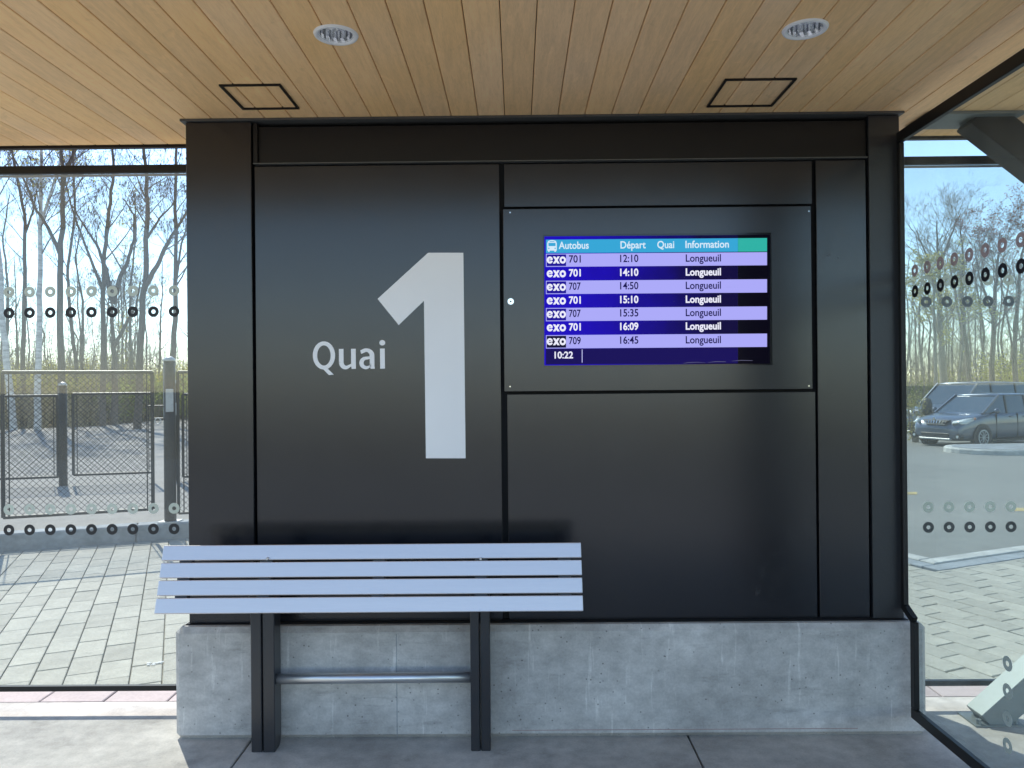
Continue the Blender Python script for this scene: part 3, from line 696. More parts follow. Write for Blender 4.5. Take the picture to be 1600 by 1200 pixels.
for px in (283, 411, 590, 751, 883):
    x = W(px, 900, 3.05).x; s0 = Vector((x, f0.y, f0.z))+dv*.006-nv*.024; s1 = s0+dv*(LN-.014)
    MB().beam(s0-nv*.02, s1-nv*.02, .05, .036, (0, -1, .3)).build('bracket', M['steel_dark'], bench, bevel=.002)
zz = f0.z+.1
MB().box((W(283, 900, 3.1).x, 3.115, zz), (W(883, 900, 3.1).x, 3.145, zz+.05)).build('rear_rail', M['steel_dark'], bench, bevel=.003)
for px in (417, 751): disc('screw', px, 873.5, .005, 3.055, 3.07, M['alu_tube'], bench, 10)
ca = W(427, 1061, 3.19); cb = W(738, 1058, 3.19)
cbar = MB().tube([ca, cb], .0215, 24).build('crossbar', M['alu_tube'], bench, smooth=False)
cbar.data.polygons.foreach_set('use_smooth', [len(p.vertices) == 4 for p in cbar.data.polygons])

# ------------------------------------------------------------ glass screens
ring_me = {}
def ring_mesh(key, axis):
    k = (key, axis)
    if k in ring_me: return ring_me[k]
    n = 28; ro, ri = .0255, .0095; vs = []; fs = []
    for r_ in (ro, ri):
        for h in (-.0004, .0004):
            for i in range(n):
                a = 2*math.pi*i/n; c_, s_ = math.cos(a)*r_, math.sin(a)*r_
                vs.append((c_, h, s_) if axis == 'y' else (h, c_, s_))
    for i in range(n):
        j = (i+1) % n
        fs += [(i, j, 2*n+j, 2*n+i), (n+i, 3*n+i, 3*n+j, n+j), (i, n+i, n+j, j), (2*n+i, 2*n+j, 3*n+j, 3*n+i)]
    me = bpy.data.meshes.new('ring'); me.from_pydata(vs, [], fs); me.materials.append(M[key]); ring_me[k] = me; return me
def put_ring(parent, p, key, axis='y'):
    o = bpy.data.objects.new('ring_marker', ring_mesh(key, axis)); COL.objects.link(o); o.parent = parent; o.location = Vector(p)-parent.location
GY = 3.6; HT = 2.53; HB = .105; B = .036
zU = W(175, 487, GY-.006).z; 
def glass_back(x0_, x1_, label, upper, lower, ring_px):
    t = thing('glass_screen', ((x0_+x1_)/2, GY, 0), label, 'glass screen')
    MB().box((x0_, GY-.005, HB+B/2-.01), (x1_, GY+.005, HT-B/2+.01)).build('pane', M['glass'], t)
    MB().box((x0_, GY-.03, HT-B/2), (x1_, GY-.0055, HT+B/2)).build('top_rail', M['frame'], t, bevel=.002)
    MB().box((x0_, GY-.03, HB-B/2+.006), (x1_, GY-.0055, HB+B/2-.006)).build('bottom_rail', M['frame'], t, bevel=.002)
    MB().box((x0_, GY-.0075, HT-B/2-.012), (x1_, GY-.0052, HT-B/2-.001)).build('seal', M['plate'], t)
    return t
for_x = W(0, 500, GY).x
gl1 = glass_back(-3.9, wl+.02, 'clear glass screen left of the black wall with rows of ring markers', 0, 0, 0)
MB().box((-3.94, GY-.04, 0), (-3.9, GY+.01, CZ-.003)).build('end_post', M['frame'], gl1)
for k in range(-8, 9):
    px = 14+32.25*k
    if W(px, 470, GY).x < -3.85: continue
    for yv, key in ((455, 'ring_pale'), (487.5, 'ring_black'), (795, 'ring_pale'), (827, 'ring_black')):
        pp = W(175, yv-(-.0), GY-.0062); put_ring(gl1, (W(px, yv, GY-.0062).x, GY-.0062, pp.z), key)
gl2 = glass_back(wr-.02, 4.4, 'clear glass screen right of the black wall behind the diagonal braces', 0, 0, 0)
MB().box((4.4, GY-.04, 0), (4.44, GY+.01, CZ-.003)).build('end_post', M['frame'], gl2)
for k in range(-0, 20):
    px = 1446+32.2*k
    x_ = W(px, 470, GY).x
    if x_ > 4.3: continue
    for yv, key in ((438, 'ring_pale'), (471, 'ring_grey'), (792, 'ring_pale'), (823.5, 'ring_black')):
        put_ring(gl2, (x_, GY-.0062, W(1510, yv, GY-.0062).z), key)
# side screen
XS = 1.673; ny = SX(1411, 900, XS).y
sd = thing('glass_screen', (XS, 2.4, 0), 'side glass screen running from the wall towards the viewer at right', 'glass screen')
ztop = SX(1408, 222, XS).z; zbot = .115; yend = 1.15
yn = PY-.028; zn = pt+.02
yy = YW-.006-.02
# pane outline in y,z with the notch over the plinth
pr = [(yend, zbot), (yn, zbot), (yn, zn), (yy, zn+.02), (yy, ztop), (yend, ztop)]
n = len(pr); MB().add([(XS-.005, y, z) for y, z in pr]+[(XS+.005, y, z) for y, z in pr], [tuple(range(n)), tuple(range(n, 2*n))[::-1]]+[(i, i+n, (i+1) % n+n, (i+1) % n) for i in range(n)]).build('pane', M['glass_side'], sd)
th = .04
XF = XS-.018
MB().box((XF-.011, yend, ztop-.012), (XF+.011, yy, ztop+th-.005)).build('top_rail', M['frame'], sd, bevel=.002)
MB().box((XF-.011, yend, zbot-.025), (XF+.011, yn+.004, zbot+.018)).build('bottom_rail', M['frame'], sd, bevel=.002)
MB().box((XF-.011, yn-.028, zbot+.0185), (XF+.011, yn+.004, zn+.0)).build('stile', M['frame'], sd, bevel=.002)
MB().beam((XF, yn-.012, zn+.006), (XF, yy-.006, zn+.045), .022, .03).build('stile', M['frame'], sd)
MB().box((XF-.0105, yy-.024, zn+.03), (XF+.0105, yy+.0, ztop-.013)).build('stile', M['frame'], sd, bevel=.002)
MB().box((XF-.02, yend-.04, 0), (XF+.02, yend-.001, CZ-.003)).build('end_post', M['frame'], sd)
for k in range(24):
    y_ = SX(1432, 456, XS).y-.0965*k
    if y_ < yend+.05: break
    put_ring(sd, (XS-.0062, y_, SX(1500, 439, XS).z+0), 'ring_black', 'x'); put_ring(sd, (XS-.0062, y_, SX(1500, 403, XS).z), 'ring_rose', 'x')
for py in (1037, 1080, 1123, 1165): q = SX(1577, py, XS); put_ring(sd, (XS-.0062, q.y, q.z), 'ring_pale', 'x')

# diagonal braces
b0 = G(1545, 1140); YB = 3.42
xb0 = W(1535, 1135, YB).x; xt0 = W(1510, 190, YB).x
t = thing('steel_brace', (xb0, YB, 0), 'galvanised steel brace rising to the right from the floor behind the side glass', 'brace')
MB().beam((xb0-.0, YB, -.0), (xb0+2.97, YB, 2.62), .12, .115, (0,0,1)).build('tube', M['galv'], t, bevel=.004)
MB().box((xb0-.07, YB-.07, .001), (xb0+.14, YB+.07, .008)).build('base_plate', M['galv'], t)
for dx_ in (-.045, .115):
    MB().tube([(xb0+dx_, YB-.05, .008), (xb0+dx_, YB-.05, .028)], .011, 6).build('bolt', M['galv'], t)
t2 = thing('steel_brace', (xt0, YB, CZ-.02), 'dark steel brace falling to the right from the board ceiling', 'brace')
MB().beam((xt0+.03, YB, CZ+.015), (xt0+1.33, YB, CZ-1.02), .12, .14, (0,0,1)).build('tube', M['black_brown'], t2, bevel=.004)
MB().box((xt0-.22, YB-.1, CZ-.014), (xt0+.2, YB+.1, CZ-.002)).build('head_plate', M['galv'], t2)
# bird dropping on the paving
dp_ = G(243, 1037, 0); mb = MB()
for k in range(9):
    a = rg.uniform(0, 6.28); r0 = rg.uniform(0, .03); c = (dp_.x+math.cos(a)*r0*1.6, dp_.y+math.sin(a)*r0)
    mb.tube([(c[0]-.012, c[1], .001), (c[0]+.012*rg.random(), c[1]+rg.uniform(-.01, .01), .003)], .005*rg.uniform(.5, 1.2), 6)
tag(mb.build('bird_dropping', M['white']), 'white bird dropping on the grey pavers beside the plinth', 'dropping')

# ------------------------------------------------------------ fences of the yard
def chain(A, Bq, z0, z1, m=.058, r=.0023):
    mb = MB(); A = Vector(A); Bq = Vector(Bq); L_ = (Bq-A).length; d = (Bq-A).normalized(); n = Vector((-d.y, d.x, 0)); H = z1-z0
    for sgn in (1, -1):
        s = -H
        while s < L_:
            # line u = s + h (sgn 1) ; u = s + H - h (sgn -1)
            u0, h0, u1, h1 = s, 0, s+H, H
            if u0 < 0: h0 = -u0; u0 = 0
            if u1 > L_: h1 -= (u1-L_); u1 = L_
            if u1-u0 > .01:
                if sgn < 0: h0, h1 = H-h0, H-h1
                off = n*(.003*sgn)
                mb.tube([A+d*u0+off+Vector((0,0,z0+h0)), A+d*u1+off+Vector((0,0,z0+h1))], r, 3, caps=False)
            s += m*1.0
    return mb
def panel(name, label, cat, A, Bq, z0, z1, r=.018, mid=False):
    A = Vector(A); Bq = Vector(Bq); t = thing(name, (A.x, A.y, KZ), label, cat)
    za = Vector((0,0,z0)); zc = Vector((0,0,z1))
    MB().tube([A+za, A+zc], r, 8).build('stile', M['post'], t); MB().tube([Bq+za, Bq+zc], r, 8).build('stile', M['post'], t)
    MB().tube([A+zc, Bq+zc], r, 8).build('top_rail', M['post'], t); MB().tube([A+za, Bq+za], r*.9, 8).build('bottom_rail', M['post'], t)
    d = (Bq-A).normalized(); wv = chain(A+d*.0, Bq, z0, z1).build('wire_mesh', M['wire'], t); wv['kind'] = 'stuff'
    MB().tube([A+za+d*.05, A+zc+d*.05], .006, 6).build('tension_bar', M['post'], t); MB().tube([Bq+za-d*.05, Bq+zc-d*.05], .006, 6).build('tension_bar', M['post'], t)
    return t
def post(P_, r, h, label, plate=True, base=True):
    t = thing('fence_post', (P_.x, P_.y, KZ), label, 'post')
    MB().tube([P_+Vector((0,0,KZ)), P_+Vector((0,0,KZ+h))], r, 16).build('shaft', M['post'], t, smooth=True)
    MB().tube([P_+Vector((0,0,KZ+h)), P_+Vector((0,0,KZ+h+.02)), P_+Vector((0,0,KZ+h+.05))], [r*1.08, r*1.0, r*.4], 16).build('cap', M['plate'], t, smooth=True)
    if base: MB().box((P_.x-r*1.6, P_.y-r*1.6, KZ), (P_.x+r*1.6, P_.y+r*1.6, KZ+.012)).build('base_plate', M['plate'], t)
    return t
N0 = KL+NL*.1
pn = on_line(265, N0, DL); pa = on_line(4, N0, DL); pb_ = on_line(238, N0, DL)
z_ = KZ
tpost = post(pn, .057, 1.62, 'thick black gate post with latch plate on the kerb beside the wall')
fdir = Vector((-pn.x, -pn.y, 0)).normalized()
MB().obox(pn+fdir*.059-DL*.036, pn+fdir*.059+DL*.036, .012, 1.27, 1.5).build('latch_plate', M['plate'], tpost, bevel=.003)
MB().tube([pn-DL*.06+Vector((0,0,1.2)), pn-DL*.17+Vector((0,0,1.2))], .012, 8).build('latch_bolt', M['post'], tpost)
MB().tube([pn-DL*.06+Vector((0,0,1.33)), pn-DL*.2+Vector((0,0,1.33))], .009, 8).build('latch_bolt', M['post'], tpost)
MB().tube([pn-DL*.1+Vector((.03*math.cos(a*.5), -.02, 1.18+.03*math.sin(a*.5))) for a in range(13)], .006, 6).build('latch_ring', M['plate'], tpost)
panel('gate', 'near chain link gate leaf standing on the concrete kerb', 'gate', pa, pb_, .30, 1.67, .018)
panel('chain_link_fence', 'near chain link fence panel between the thick gate post and the black wall', 'fence', on_line(278, N0, DL), on_line(278, N0, DL)+DL*2.0, .24, 1.67, .016)
post(on_line(4, N0, DL)-DL*.12, .036, 1.5, 'near hinge post of the gate at the left picture edge')
F0 = Vector((-6.35, 10.75, 0)); DF = Vector((math.cos(R(15)), math.sin(R(15)), 0))
fp = on_line(98, F0, DF); post(fp, .055, 1.40, 'far thick black fence post standing in the gravel behind the near gate', base=False)
panel('gate', 'far chain link gate leaf standing open behind in the gravel yard', 'gate', on_line(114, F0, DF), on_line(238, F0, DF), .30, 1.44, .019)
panel('chain_link_fence', 'far chain link fence panel left of the far post', 'fence', on_line(90, F0, DF), on_line(90, F0, DF)-DF*2.6, .28, 1.42, .019)
fp2 = on_line(274, F0, DF); t = post(fp2, .042, 1.42, 'slim far gate post seen just right of the thick near post', base=False)
MB().obox(fp2+fdir*.045-DF*.02, fp2+fdir*.045+DF*.02, .01, 1.12, 1.3).build('latch_plate', M['plate'], t)
panel('chain_link_fence', 'far chain link fence panel right of the slim gate post', 'fence', fp2+DF*.1, fp2+DF*2.4, .22, 1.42, .019)
MB().tube([fp+Vector((0,0,1.4)), fp+Vector((0,0,1.4))+DF*.1], .012, 6).build('hinge', M['post'], None) if False else None

# ------------------------------------------------------------ cars
def loft(sections, closed=True):
    mb = MB(); n = len(sections[0])
    for s in sections: mb.v += [tuple(p) for p in s]
    for i in range(len(sections)-1):
        for k in range(n-1 if not closed else n):
            j = (k+1) % n; mb.f.append((i*n+k, i*n+j, (i+1)*n+j, (i+1)*n+k))
    mb.f.append(tuple(range(n))[::-1]); mb.f.append(tuple((len(sections)-1)*n+k for k in range(n)))
    return mb
def car(name, label, loc, rz, paint, Lh, Wh, hood_z, belt, roofz, ws0, ws1, rr0, rr1, cat='car', wheel_r=.31, ax=(1.3, -1.3), front_lamp=True):
    t = thing(name, loc, label, cat, None, rz)
    def sect(x, w_, zb_, zs, zt_):
        h = [(0, zb_), (w_*.86, zb_), (w_*.97, zb_+.10), (w_, zb_+.3*(zs-zb_)+.05), (w_*.985, zs-.06), (w_*.93, zs), (w_*.72, (zs+zt_*2)/3+.004), (w_*.35, zt_), (0, zt_+.008)]
        pts = [(x, y, z) for y, z in h]+[(x, -y, z) for y, z in h[::-1][1:-1]]
        return pts
    st = [(Lh, .70*Wh, .34, .52, .60), (Lh-.05, .80*Wh, .24, .62, .68), (Lh-.18, .90*Wh, .20, hood_z-.16, hood_z-.09), (Lh-.45, .965*Wh, .19, hood_z-.07, hood_z-.01), (Lh-.9, Wh, .19, hood_z+.0, hood_z+.05), (ws0+.05, Wh, .19, belt-.02, belt+.03),
          (0, Wh, .19, belt, belt+.01), (rr0, Wh, .20, belt+.03, belt+.04), (-Lh+.3, .97*Wh, .22, belt+.04, belt+.05), (-Lh+.06, .90*Wh, .28, belt-.05, belt+.0), (-Lh, .8*Wh, .34, belt-.15, belt-.12)]
    bo = loft([sect(*s) for s in st]).build('body', paint, t, local=True, smooth=True)
    ss = bo.modifiers.new('s', 'SUBSURF'); ss.levels = 1; ss.render_levels = 2
    # greenhouse
    def gs(x, w_, zt_, wt): return [(x, w_, belt-.05), (x, wt, zt_), (x, -wt, zt_), (x, -w_, belt-.05)]
    wT = Wh*.74; 
    gh = loft([gs(ws0, Wh*.86, belt+.0, Wh*.84), gs(ws1, Wh*.90, roofz-.05, wT), gs(rr0+.35, Wh*.90, roofz-.04, wT), gs(rr1, Wh*.88, roofz-.09, wT*.98), gs(rr0-.62 if rr1 > rr0-.6 else rr1-.2, Wh*.86, belt+.02, Wh*.80)])
    gh.build('windows', M['car_glass'], t, local=True)
    def rs(x, z, w_): return [(x, w_, z-.05), (x, w_*.93, z-.012), (x, w_*.5, z+.012), (x, 0, z+.018), (x, -w_*.5, z+.012), (x, -w_*.93, z-.012), (x, -w_, z-.05), (x, 0, z-.055)]
    loft([rs(ws1+.05, roofz-.045, wT*.99), rs(ws1-.15, roofz-.012, wT*1.03), rs((ws1+rr1)/2, roofz, wT*1.04), rs(rr1+.15, roofz-.03, wT*1.03), rs(rr1-.06, roofz-.08, wT*1.0)]).build('roof', paint, t, local=True, smooth=True)
    for s in (1, -1):
        def side(x, z):  # point on the greenhouse side
            f = (z-belt+.05)/(roofz-.045-belt+.05); return (x, s*(Wh*.90*(1-f)+wT*f+.008), z)
        # pillars
        MB().beam((ws0+.03, s*Wh*.85, belt-.01), (ws1+.02, s*(wT+.01), roofz-.04), .05, .05, (0,0,1)).build('pillar', paint, t, local=True)
        for xp in (.12, rr0+.25): MB().beam(side(xp, belt-.02), side(xp-.06, roofz-.05), .02, .07, (1,0,0)).build('pillar', M['car_trim'], t, local=True)
        MB().beam(side(rr1+.1, roofz-.06), side(rr0-.45, belt-.0), .03, .14, (1,0,0)).build('pillar', paint, t, local=True)
        MB().tube([(ws0-.35, s*(Wh+.09), belt+.07), (ws0-.28, s*(Wh+.10), belt+.075), (ws0-.2, s*(Wh+.09), belt+.06)], [.06, .085, .05], 12).build('mirror', paint, t, local=True, smooth=True)
        MB().beam((ws0-.28, s*Wh*.88, belt+.0), (ws0-.28, s*(Wh+.05), belt+.05), .03, .03).build('mirror_arm', M['car_trim'], t, local=True)
        for xd in (ws0-.42, ws0-1.35, rr0+.1):
            MB().box((xd, s*(Wh*.955), .30), (xd+.008, s*(Wh*1.0+.001), belt-.02)).build('door_seam', M['car_trim'], t, local=True)
        for xd in (ws0-1.15, rr0+.35): MB().box((xd, s*Wh*.97, belt-.12), (xd+.16, s*(Wh+.016), belt-.09)).build('door_handle', paint, t, local=True)
        MB().box((ax[1]+.4, s*Wh*.9, .17), (ax[0]-.4, s*(Wh+.004), .23)).build('sill', M['car_trim'], t, local=True)
        for a_ in ax:
            # arch ring, tyre and rim
            MB().tube([(a_, s*(Wh*.93), wheel_r+.02), (a_, s*(Wh+.004), wheel_r+.02)], wheel_r+.055, 28).build('wheel_arch', M['car_trim'], t, local=True)
            wh = MB().tube([(a_, s*(Wh*.90-.1), wheel_r), (a_, s*(Wh*.98), wheel_r), (a_, s*(Wh+.015), wheel_r)], [wheel_r, wheel_r, wheel_r*.94], 28).build('wheel', M['rubber'], t, local=True)
            rim = MB(); yo = s*(Wh+.018)
            rim.tube([(a_, s*Wh, wheel_r), (a_, yo+s*.006, wheel_r)], wheel_r*.17, 12)
            for k in range(10):
                an = 2*math.pi*k/10+.03; c_, s2 = math.cos(an), math.sin(an)
                rim.beam((a_+c_*.04, yo, wheel_r+s2*.04), (a_+c_*wheel_r*.66, yo, wheel_r+s2*wheel_r*.66), .016, .034, (0, 1, 0))
            band(rim, [(a_+math.cos(2*math.pi*i/28)*wheel_r*.72, wheel_r+math.sin(2*math.pi*i/28)*wheel_r*.72) for i in range(29)], [(a_+math.cos(2*math.pi*i/28)*wheel_r*.6, wheel_r+math.sin(2*math.pi*i/28)*wheel_r*.6) for i in range(29)], yo-.004, yo+.004)
            rim.build('rim', M['plate'], wh, local=True)
        # headlight: a wedge wrapping the corner
        hz = hood_z-.17
        hl = [(Lh-.10, s*Wh*.56, hz-.09), (Lh-.02, s*Wh*.60, hz-.05), (Lh-.10, s*Wh*.60, hz+.02), (Lh-.40, s*Wh*.93, hz+.115), (Lh-.62, s*Wh*.995, hz+.12), (Lh-.46, s*Wh*.985, hz+.03), (Lh-.22, s*Wh*.94, hz-.06)]
        cx = sum(p[0] for p in hl)/7-.12; cy = sum(p[1] for p in hl)/7-s*.05; cz = sum(p[2] for p in hl)/7
        hh = MB().add([(p[0]+.035, p[1]+s*.02, p[2]) for p in hl]+[(cx, cy, cz)]+[(sum(p[0] for p in hl)/7+.07, sum(p[1] for p in hl)/7+s*.07, cz)], [(i, (i+1) % 7, 7) for i in range(7)]+[((i+1) % 7, i, 8) for i in range(7)]).build('headlight', M['lens'], t, local=True, smooth=True)
        MB().tube([(Lh-.50, s*(Wh*.985), hz+.085), (Lh-.5, s*(Wh*1.0+.012), hz+.085)], .035, 10).build('indicator', M['amber'], hh, local=True)
        MB().tube([(Lh-.16, s*Wh*.78, .34), (Lh-.03, s*Wh*.78, .34)], [.10, .085], 12).build('fog_recess', M['car_trim'], t, local=True)
        MB().tube([(Lh-.05, s*Wh*.78, .34), (Lh-.02, s*Wh*.78, .34)], .04, 12).build('fog_lamp', M['lens'], t, local=True)
    # grille with bars, lower intake, bumper lip, badge
    gz = hood_z-.20
    MB().add([(Lh-.04, -Wh*.46, gz+.07), (Lh-.04, Wh*.46, gz+.07), (Lh+.015, Wh*.36, gz-.03), (Lh+.015, -Wh*.36, gz-.03), (Lh-.2, -Wh*.46, gz+.07), (Lh-.2, Wh*.46, gz+.07), (Lh-.2, Wh*.36, gz-.03), (Lh-.2, -Wh*.36, gz-.03)], [(0,3,2,1),(4,5,6,7),(0,1,5,4),(1,2,6,5),(2,3,7,6),(3,0,4,7)]).build('grille', M['car_trim'], t, local=True)
    for k in range(7): y_ = (k-3)*Wh*.105; MB().beam((Lh-.005, y_, gz+.06), (Lh+.025, y_*.9, gz-.025), .02, .02).build('grille_bar', M['chrome'], t, local=True)
    MB().beam((Lh+.02, -Wh*.40, gz-.045), (Lh+.02, Wh*.40, gz-.045), .03, .022).build('grille_trim', M['chrome'], t, local=True)
    MB().tube([(Lh-.02, 0, gz+.10), (Lh+.01, 0, gz+.10)], .04, 12).build('badge', M['chrome'], t, local=True)
    MB().box((Lh-.15, -Wh*.5, .33), (Lh+.012, Wh*.5, .43)).build('lower_intake', M['car_trim'], t, local=True, bevel=.01)
    MB().box((Lh-.15, -Wh*.56, .235), (Lh+.03, Wh*.56, .285)).build('bumper_lip', M['plate'], t, local=True, bevel=.012)
    for q in ((-.25, .12), (.35, .1)):
        MB().add([(ws0-.20, q[0], belt+.15-.01), (ws0-.20, q[0]+.14, belt+.15), (ws0-.24, q[0]+.14, belt+.18), (ws0-.24, q[0], belt+.18)], [(0,1,2,3)]) 
    return t
HD = math.atan2(-U.y, -U.x)
e1 = -U; e2 = Vector((-e1.y, e1.x, 0))
wz = lot_pt(1527, 699); 
fw = Vector((13.2, 22.0, 0)); root = fw-e1*1.3-e2*.80
def gz_(p): return LZ(p.y)
rc = Vector((root.x, root.y, gz_(root)-.02))
car('parked_car', 'slate grey hatchback parked nearest, facing left behind the white kerb island', rc, HD, M['car_grey'], 2.14, .885, .93, .98, 1.54, 1.12, .30, -1.0, -1.75)
rv = Vector((15.9, 27.0, 0)); rv.z = gz_(rv)
car('parked_van', 'tall grey minivan parked behind the grey hatchback, its roof showing above', rv, HD, M['van_grey'], 2.5, .97, 1.10, 1.15, 1.93, 1.55, .7, -1.4, -2.2, 'van', .34, (1.55, -1.5))
rb = Vector((13.55, 31.2, 0)); rb.z = gz_(rb)
car('parked_car', 'navy blue car half hidden by the edge of the black wall', rb, HD+math.pi, M['car_blue'], 2.2, .9, .95, 1.0, 1.55, 1.1, .3, -1.1, -1.8)
# rounded litter bin
bp = Vector((12.97, 24.4, 0)); bp.z = gz_(bp)
t = thing('litter_bin', bp, 'dark domed litter bin between the hatchback and the shrub', 'bin')
MB().tube([(0,0,0),(0,0,.9)], .13, 18).build('shell', M['bin'], t, local=True, smooth=True)
MB().tube([(0,0,.9),(0,0,1.2),(0,0,1.33),(0,0,1.4)], [.15,.15,.12,.05], 18).build('lid', M['bin'], t, local=True, smooth=True)

# ------------------------------------------------------------ trees
def branch_pts(p, d, L, n, rng, wob=.12, up=.05):
    pts = [p.copy()]; d = d.normalized()
    for i in range(n):
        d = (d+Vector((rng.uniform(-wob, wob), rng.uniform(-wob, wob), rng.uniform(-wob, wob)+up))).normalized(); p = p+d*(L/n); pts.append(p.copy())
    return pts, d
def grow(wb, tips, p, d, L, r, lev, rng, dens=1.0):
    n = 4 if lev > 1 else 3
    pts, _ = branch_pts(p, d, L, n, rng, .16 if lev > 0 else .22)
    rr = [r*(1-.75*i/n) for i in range(n+1)]
    wb.tube(pts, rr, 5 if lev > 1 else 3, caps=False)
    tips.append(pts[-1])
    if lev == 0: return
    nb = max(2, int((5 if lev > 1 else 5)*dens))
    for k in range(nb):
        f = rng.uniform(.25, .97); i = min(n-1, int(f*n)); q = pts[i].lerp(pts[i+1], f*n-i)
        dd = (pts[i+1]-pts[i]).normalized(); a = rng.uniform(0, 6.28); pr_ = dd.orthogonal().normalized(); sd_ = Matrix.Rotation(a, 3, dd) @ pr_
        nd = (dd*rng.uniform(.6, 1.1)+sd_*rng.uniform(.5, .9)+Vector((0,0,.12))).normalized()
        grow(wb, tips, q, nd, L*rng.uniform(.38, .6)*(1.15-f*.4), max(.003, r*(1-.75*f)*.5), lev-1, rng, dens)
def tree(name, label, cat, path, r0, barkm, twigm, rng, start=.3, nb=16, Lb=2.6, lev=3, group=None, leaf=None, catkins=0, rtop=.03, lim=(), dens=1.0, parent_loc=None):
    """path: trunk points; lim: extra limb paths"""
    root = thing(name, path[0] if parent_loc is None else parent_loc, label, cat, group)
    tb = MB(); wb = MB(); tips = []
    def stem(pts, ra, rb_, st, nb_, Lb_):
        # densify
        dense = []
        for i in range(len(pts)-1):
            for k in range(4):
                q = pts[i].lerp(pts[i+1], k/4)
                if dense: q = q+Vector((rng.uniform(-1, 1), rng.uniform(-1, 1), 0))*ra*.22
                dense.append(q)
        dense.append(pts[-1]); n = len(dense)
        tb.tube(dense, [ra+(rb_-ra)*(i/(n-1))**.8 for i in range(n)], 9, caps=False)
        for k in range(nb_):
            f = st+(1-st)*((k+rng.random())/nb_); x = f*(n-1); i = min(n-2, int(x)); q = dense[i].lerp(dense[i+1], x-i)
            a = rng.uniform(0, 6.28); dd = (dense[i+1]-dense[i]).normalized()
            nd = Vector((math.cos(a), math.sin(a), rng.uniform(.35, 1.2))).normalized()*.9+dd*.3
            rl = (ra+(rb_-ra)*f**.8)
            grow(wb, tips, q, nd, Lb_*rng.uniform(.6, 1.15)*(1.1-.55*f), max(.009, rl*rng.uniform(.25, .45)), lev, rng, dens)
    stem(path, r0, rtop, start, nb, Lb)
    for lp_, ra in lim: stem(lp_, ra, .02, .25, max(4, nb//2), Lb*.7)
    tb.build('trunk', barkm, root, smooth=True)
    c = wb.build('crown', twigm, root)
    if catkins:
        cb = MB()
        for p in tips:
            if rng.random() > catkins: continue
            q = p+Vector((rng.uniform(-.1, .1), rng.uniform(-.1, .1), 0)); l = rng.uniform(.05, .10); wv = .012
            cb.add([q+Vector((-wv, 0, 0)), q+Vector((wv, 0, 0)), q+Vector((wv*.6, .004, -l)), q+Vector((-wv*.6, -.004, -l)), q+Vector((0, wv, -l*.5))], [(0,1,2,3), (0,1,4), (2,3,4)])
        cb.build('catkins', M['catkin'], root)['kind'] = 'stuff'
    if leaf:
        m, prob, sz = leaf; lb_ = MB()
        for p in tips:
            if rng.random() > prob: continue
            for _ in range(3):
                q = p+Vector((rng.uniform(-.16, .16), rng.uniform(-.16, .16), rng.uniform(-.16, .16))); u = Vector((rng.uniform(-1, 1), rng.uniform(-1, 1), rng.uniform(-1, 1))).normalized()*sz; v_ = u.orthogonal().normalized()*sz*.7
                lb_.add([q-u, q+v_, q+u, q-v_], [(0,1,2,3)])
        lb_.build('leaves', m, root)['kind'] = 'stuff'
    return root
def pth(Y, *pp, top=None):
    out = [W(x, y, Y) for x, y in pp]; out[0].z = min(out[0].z, KZ)-.1
    if top: out.append(out[-1]+Vector(top))
    return out
T = random.Random(11)
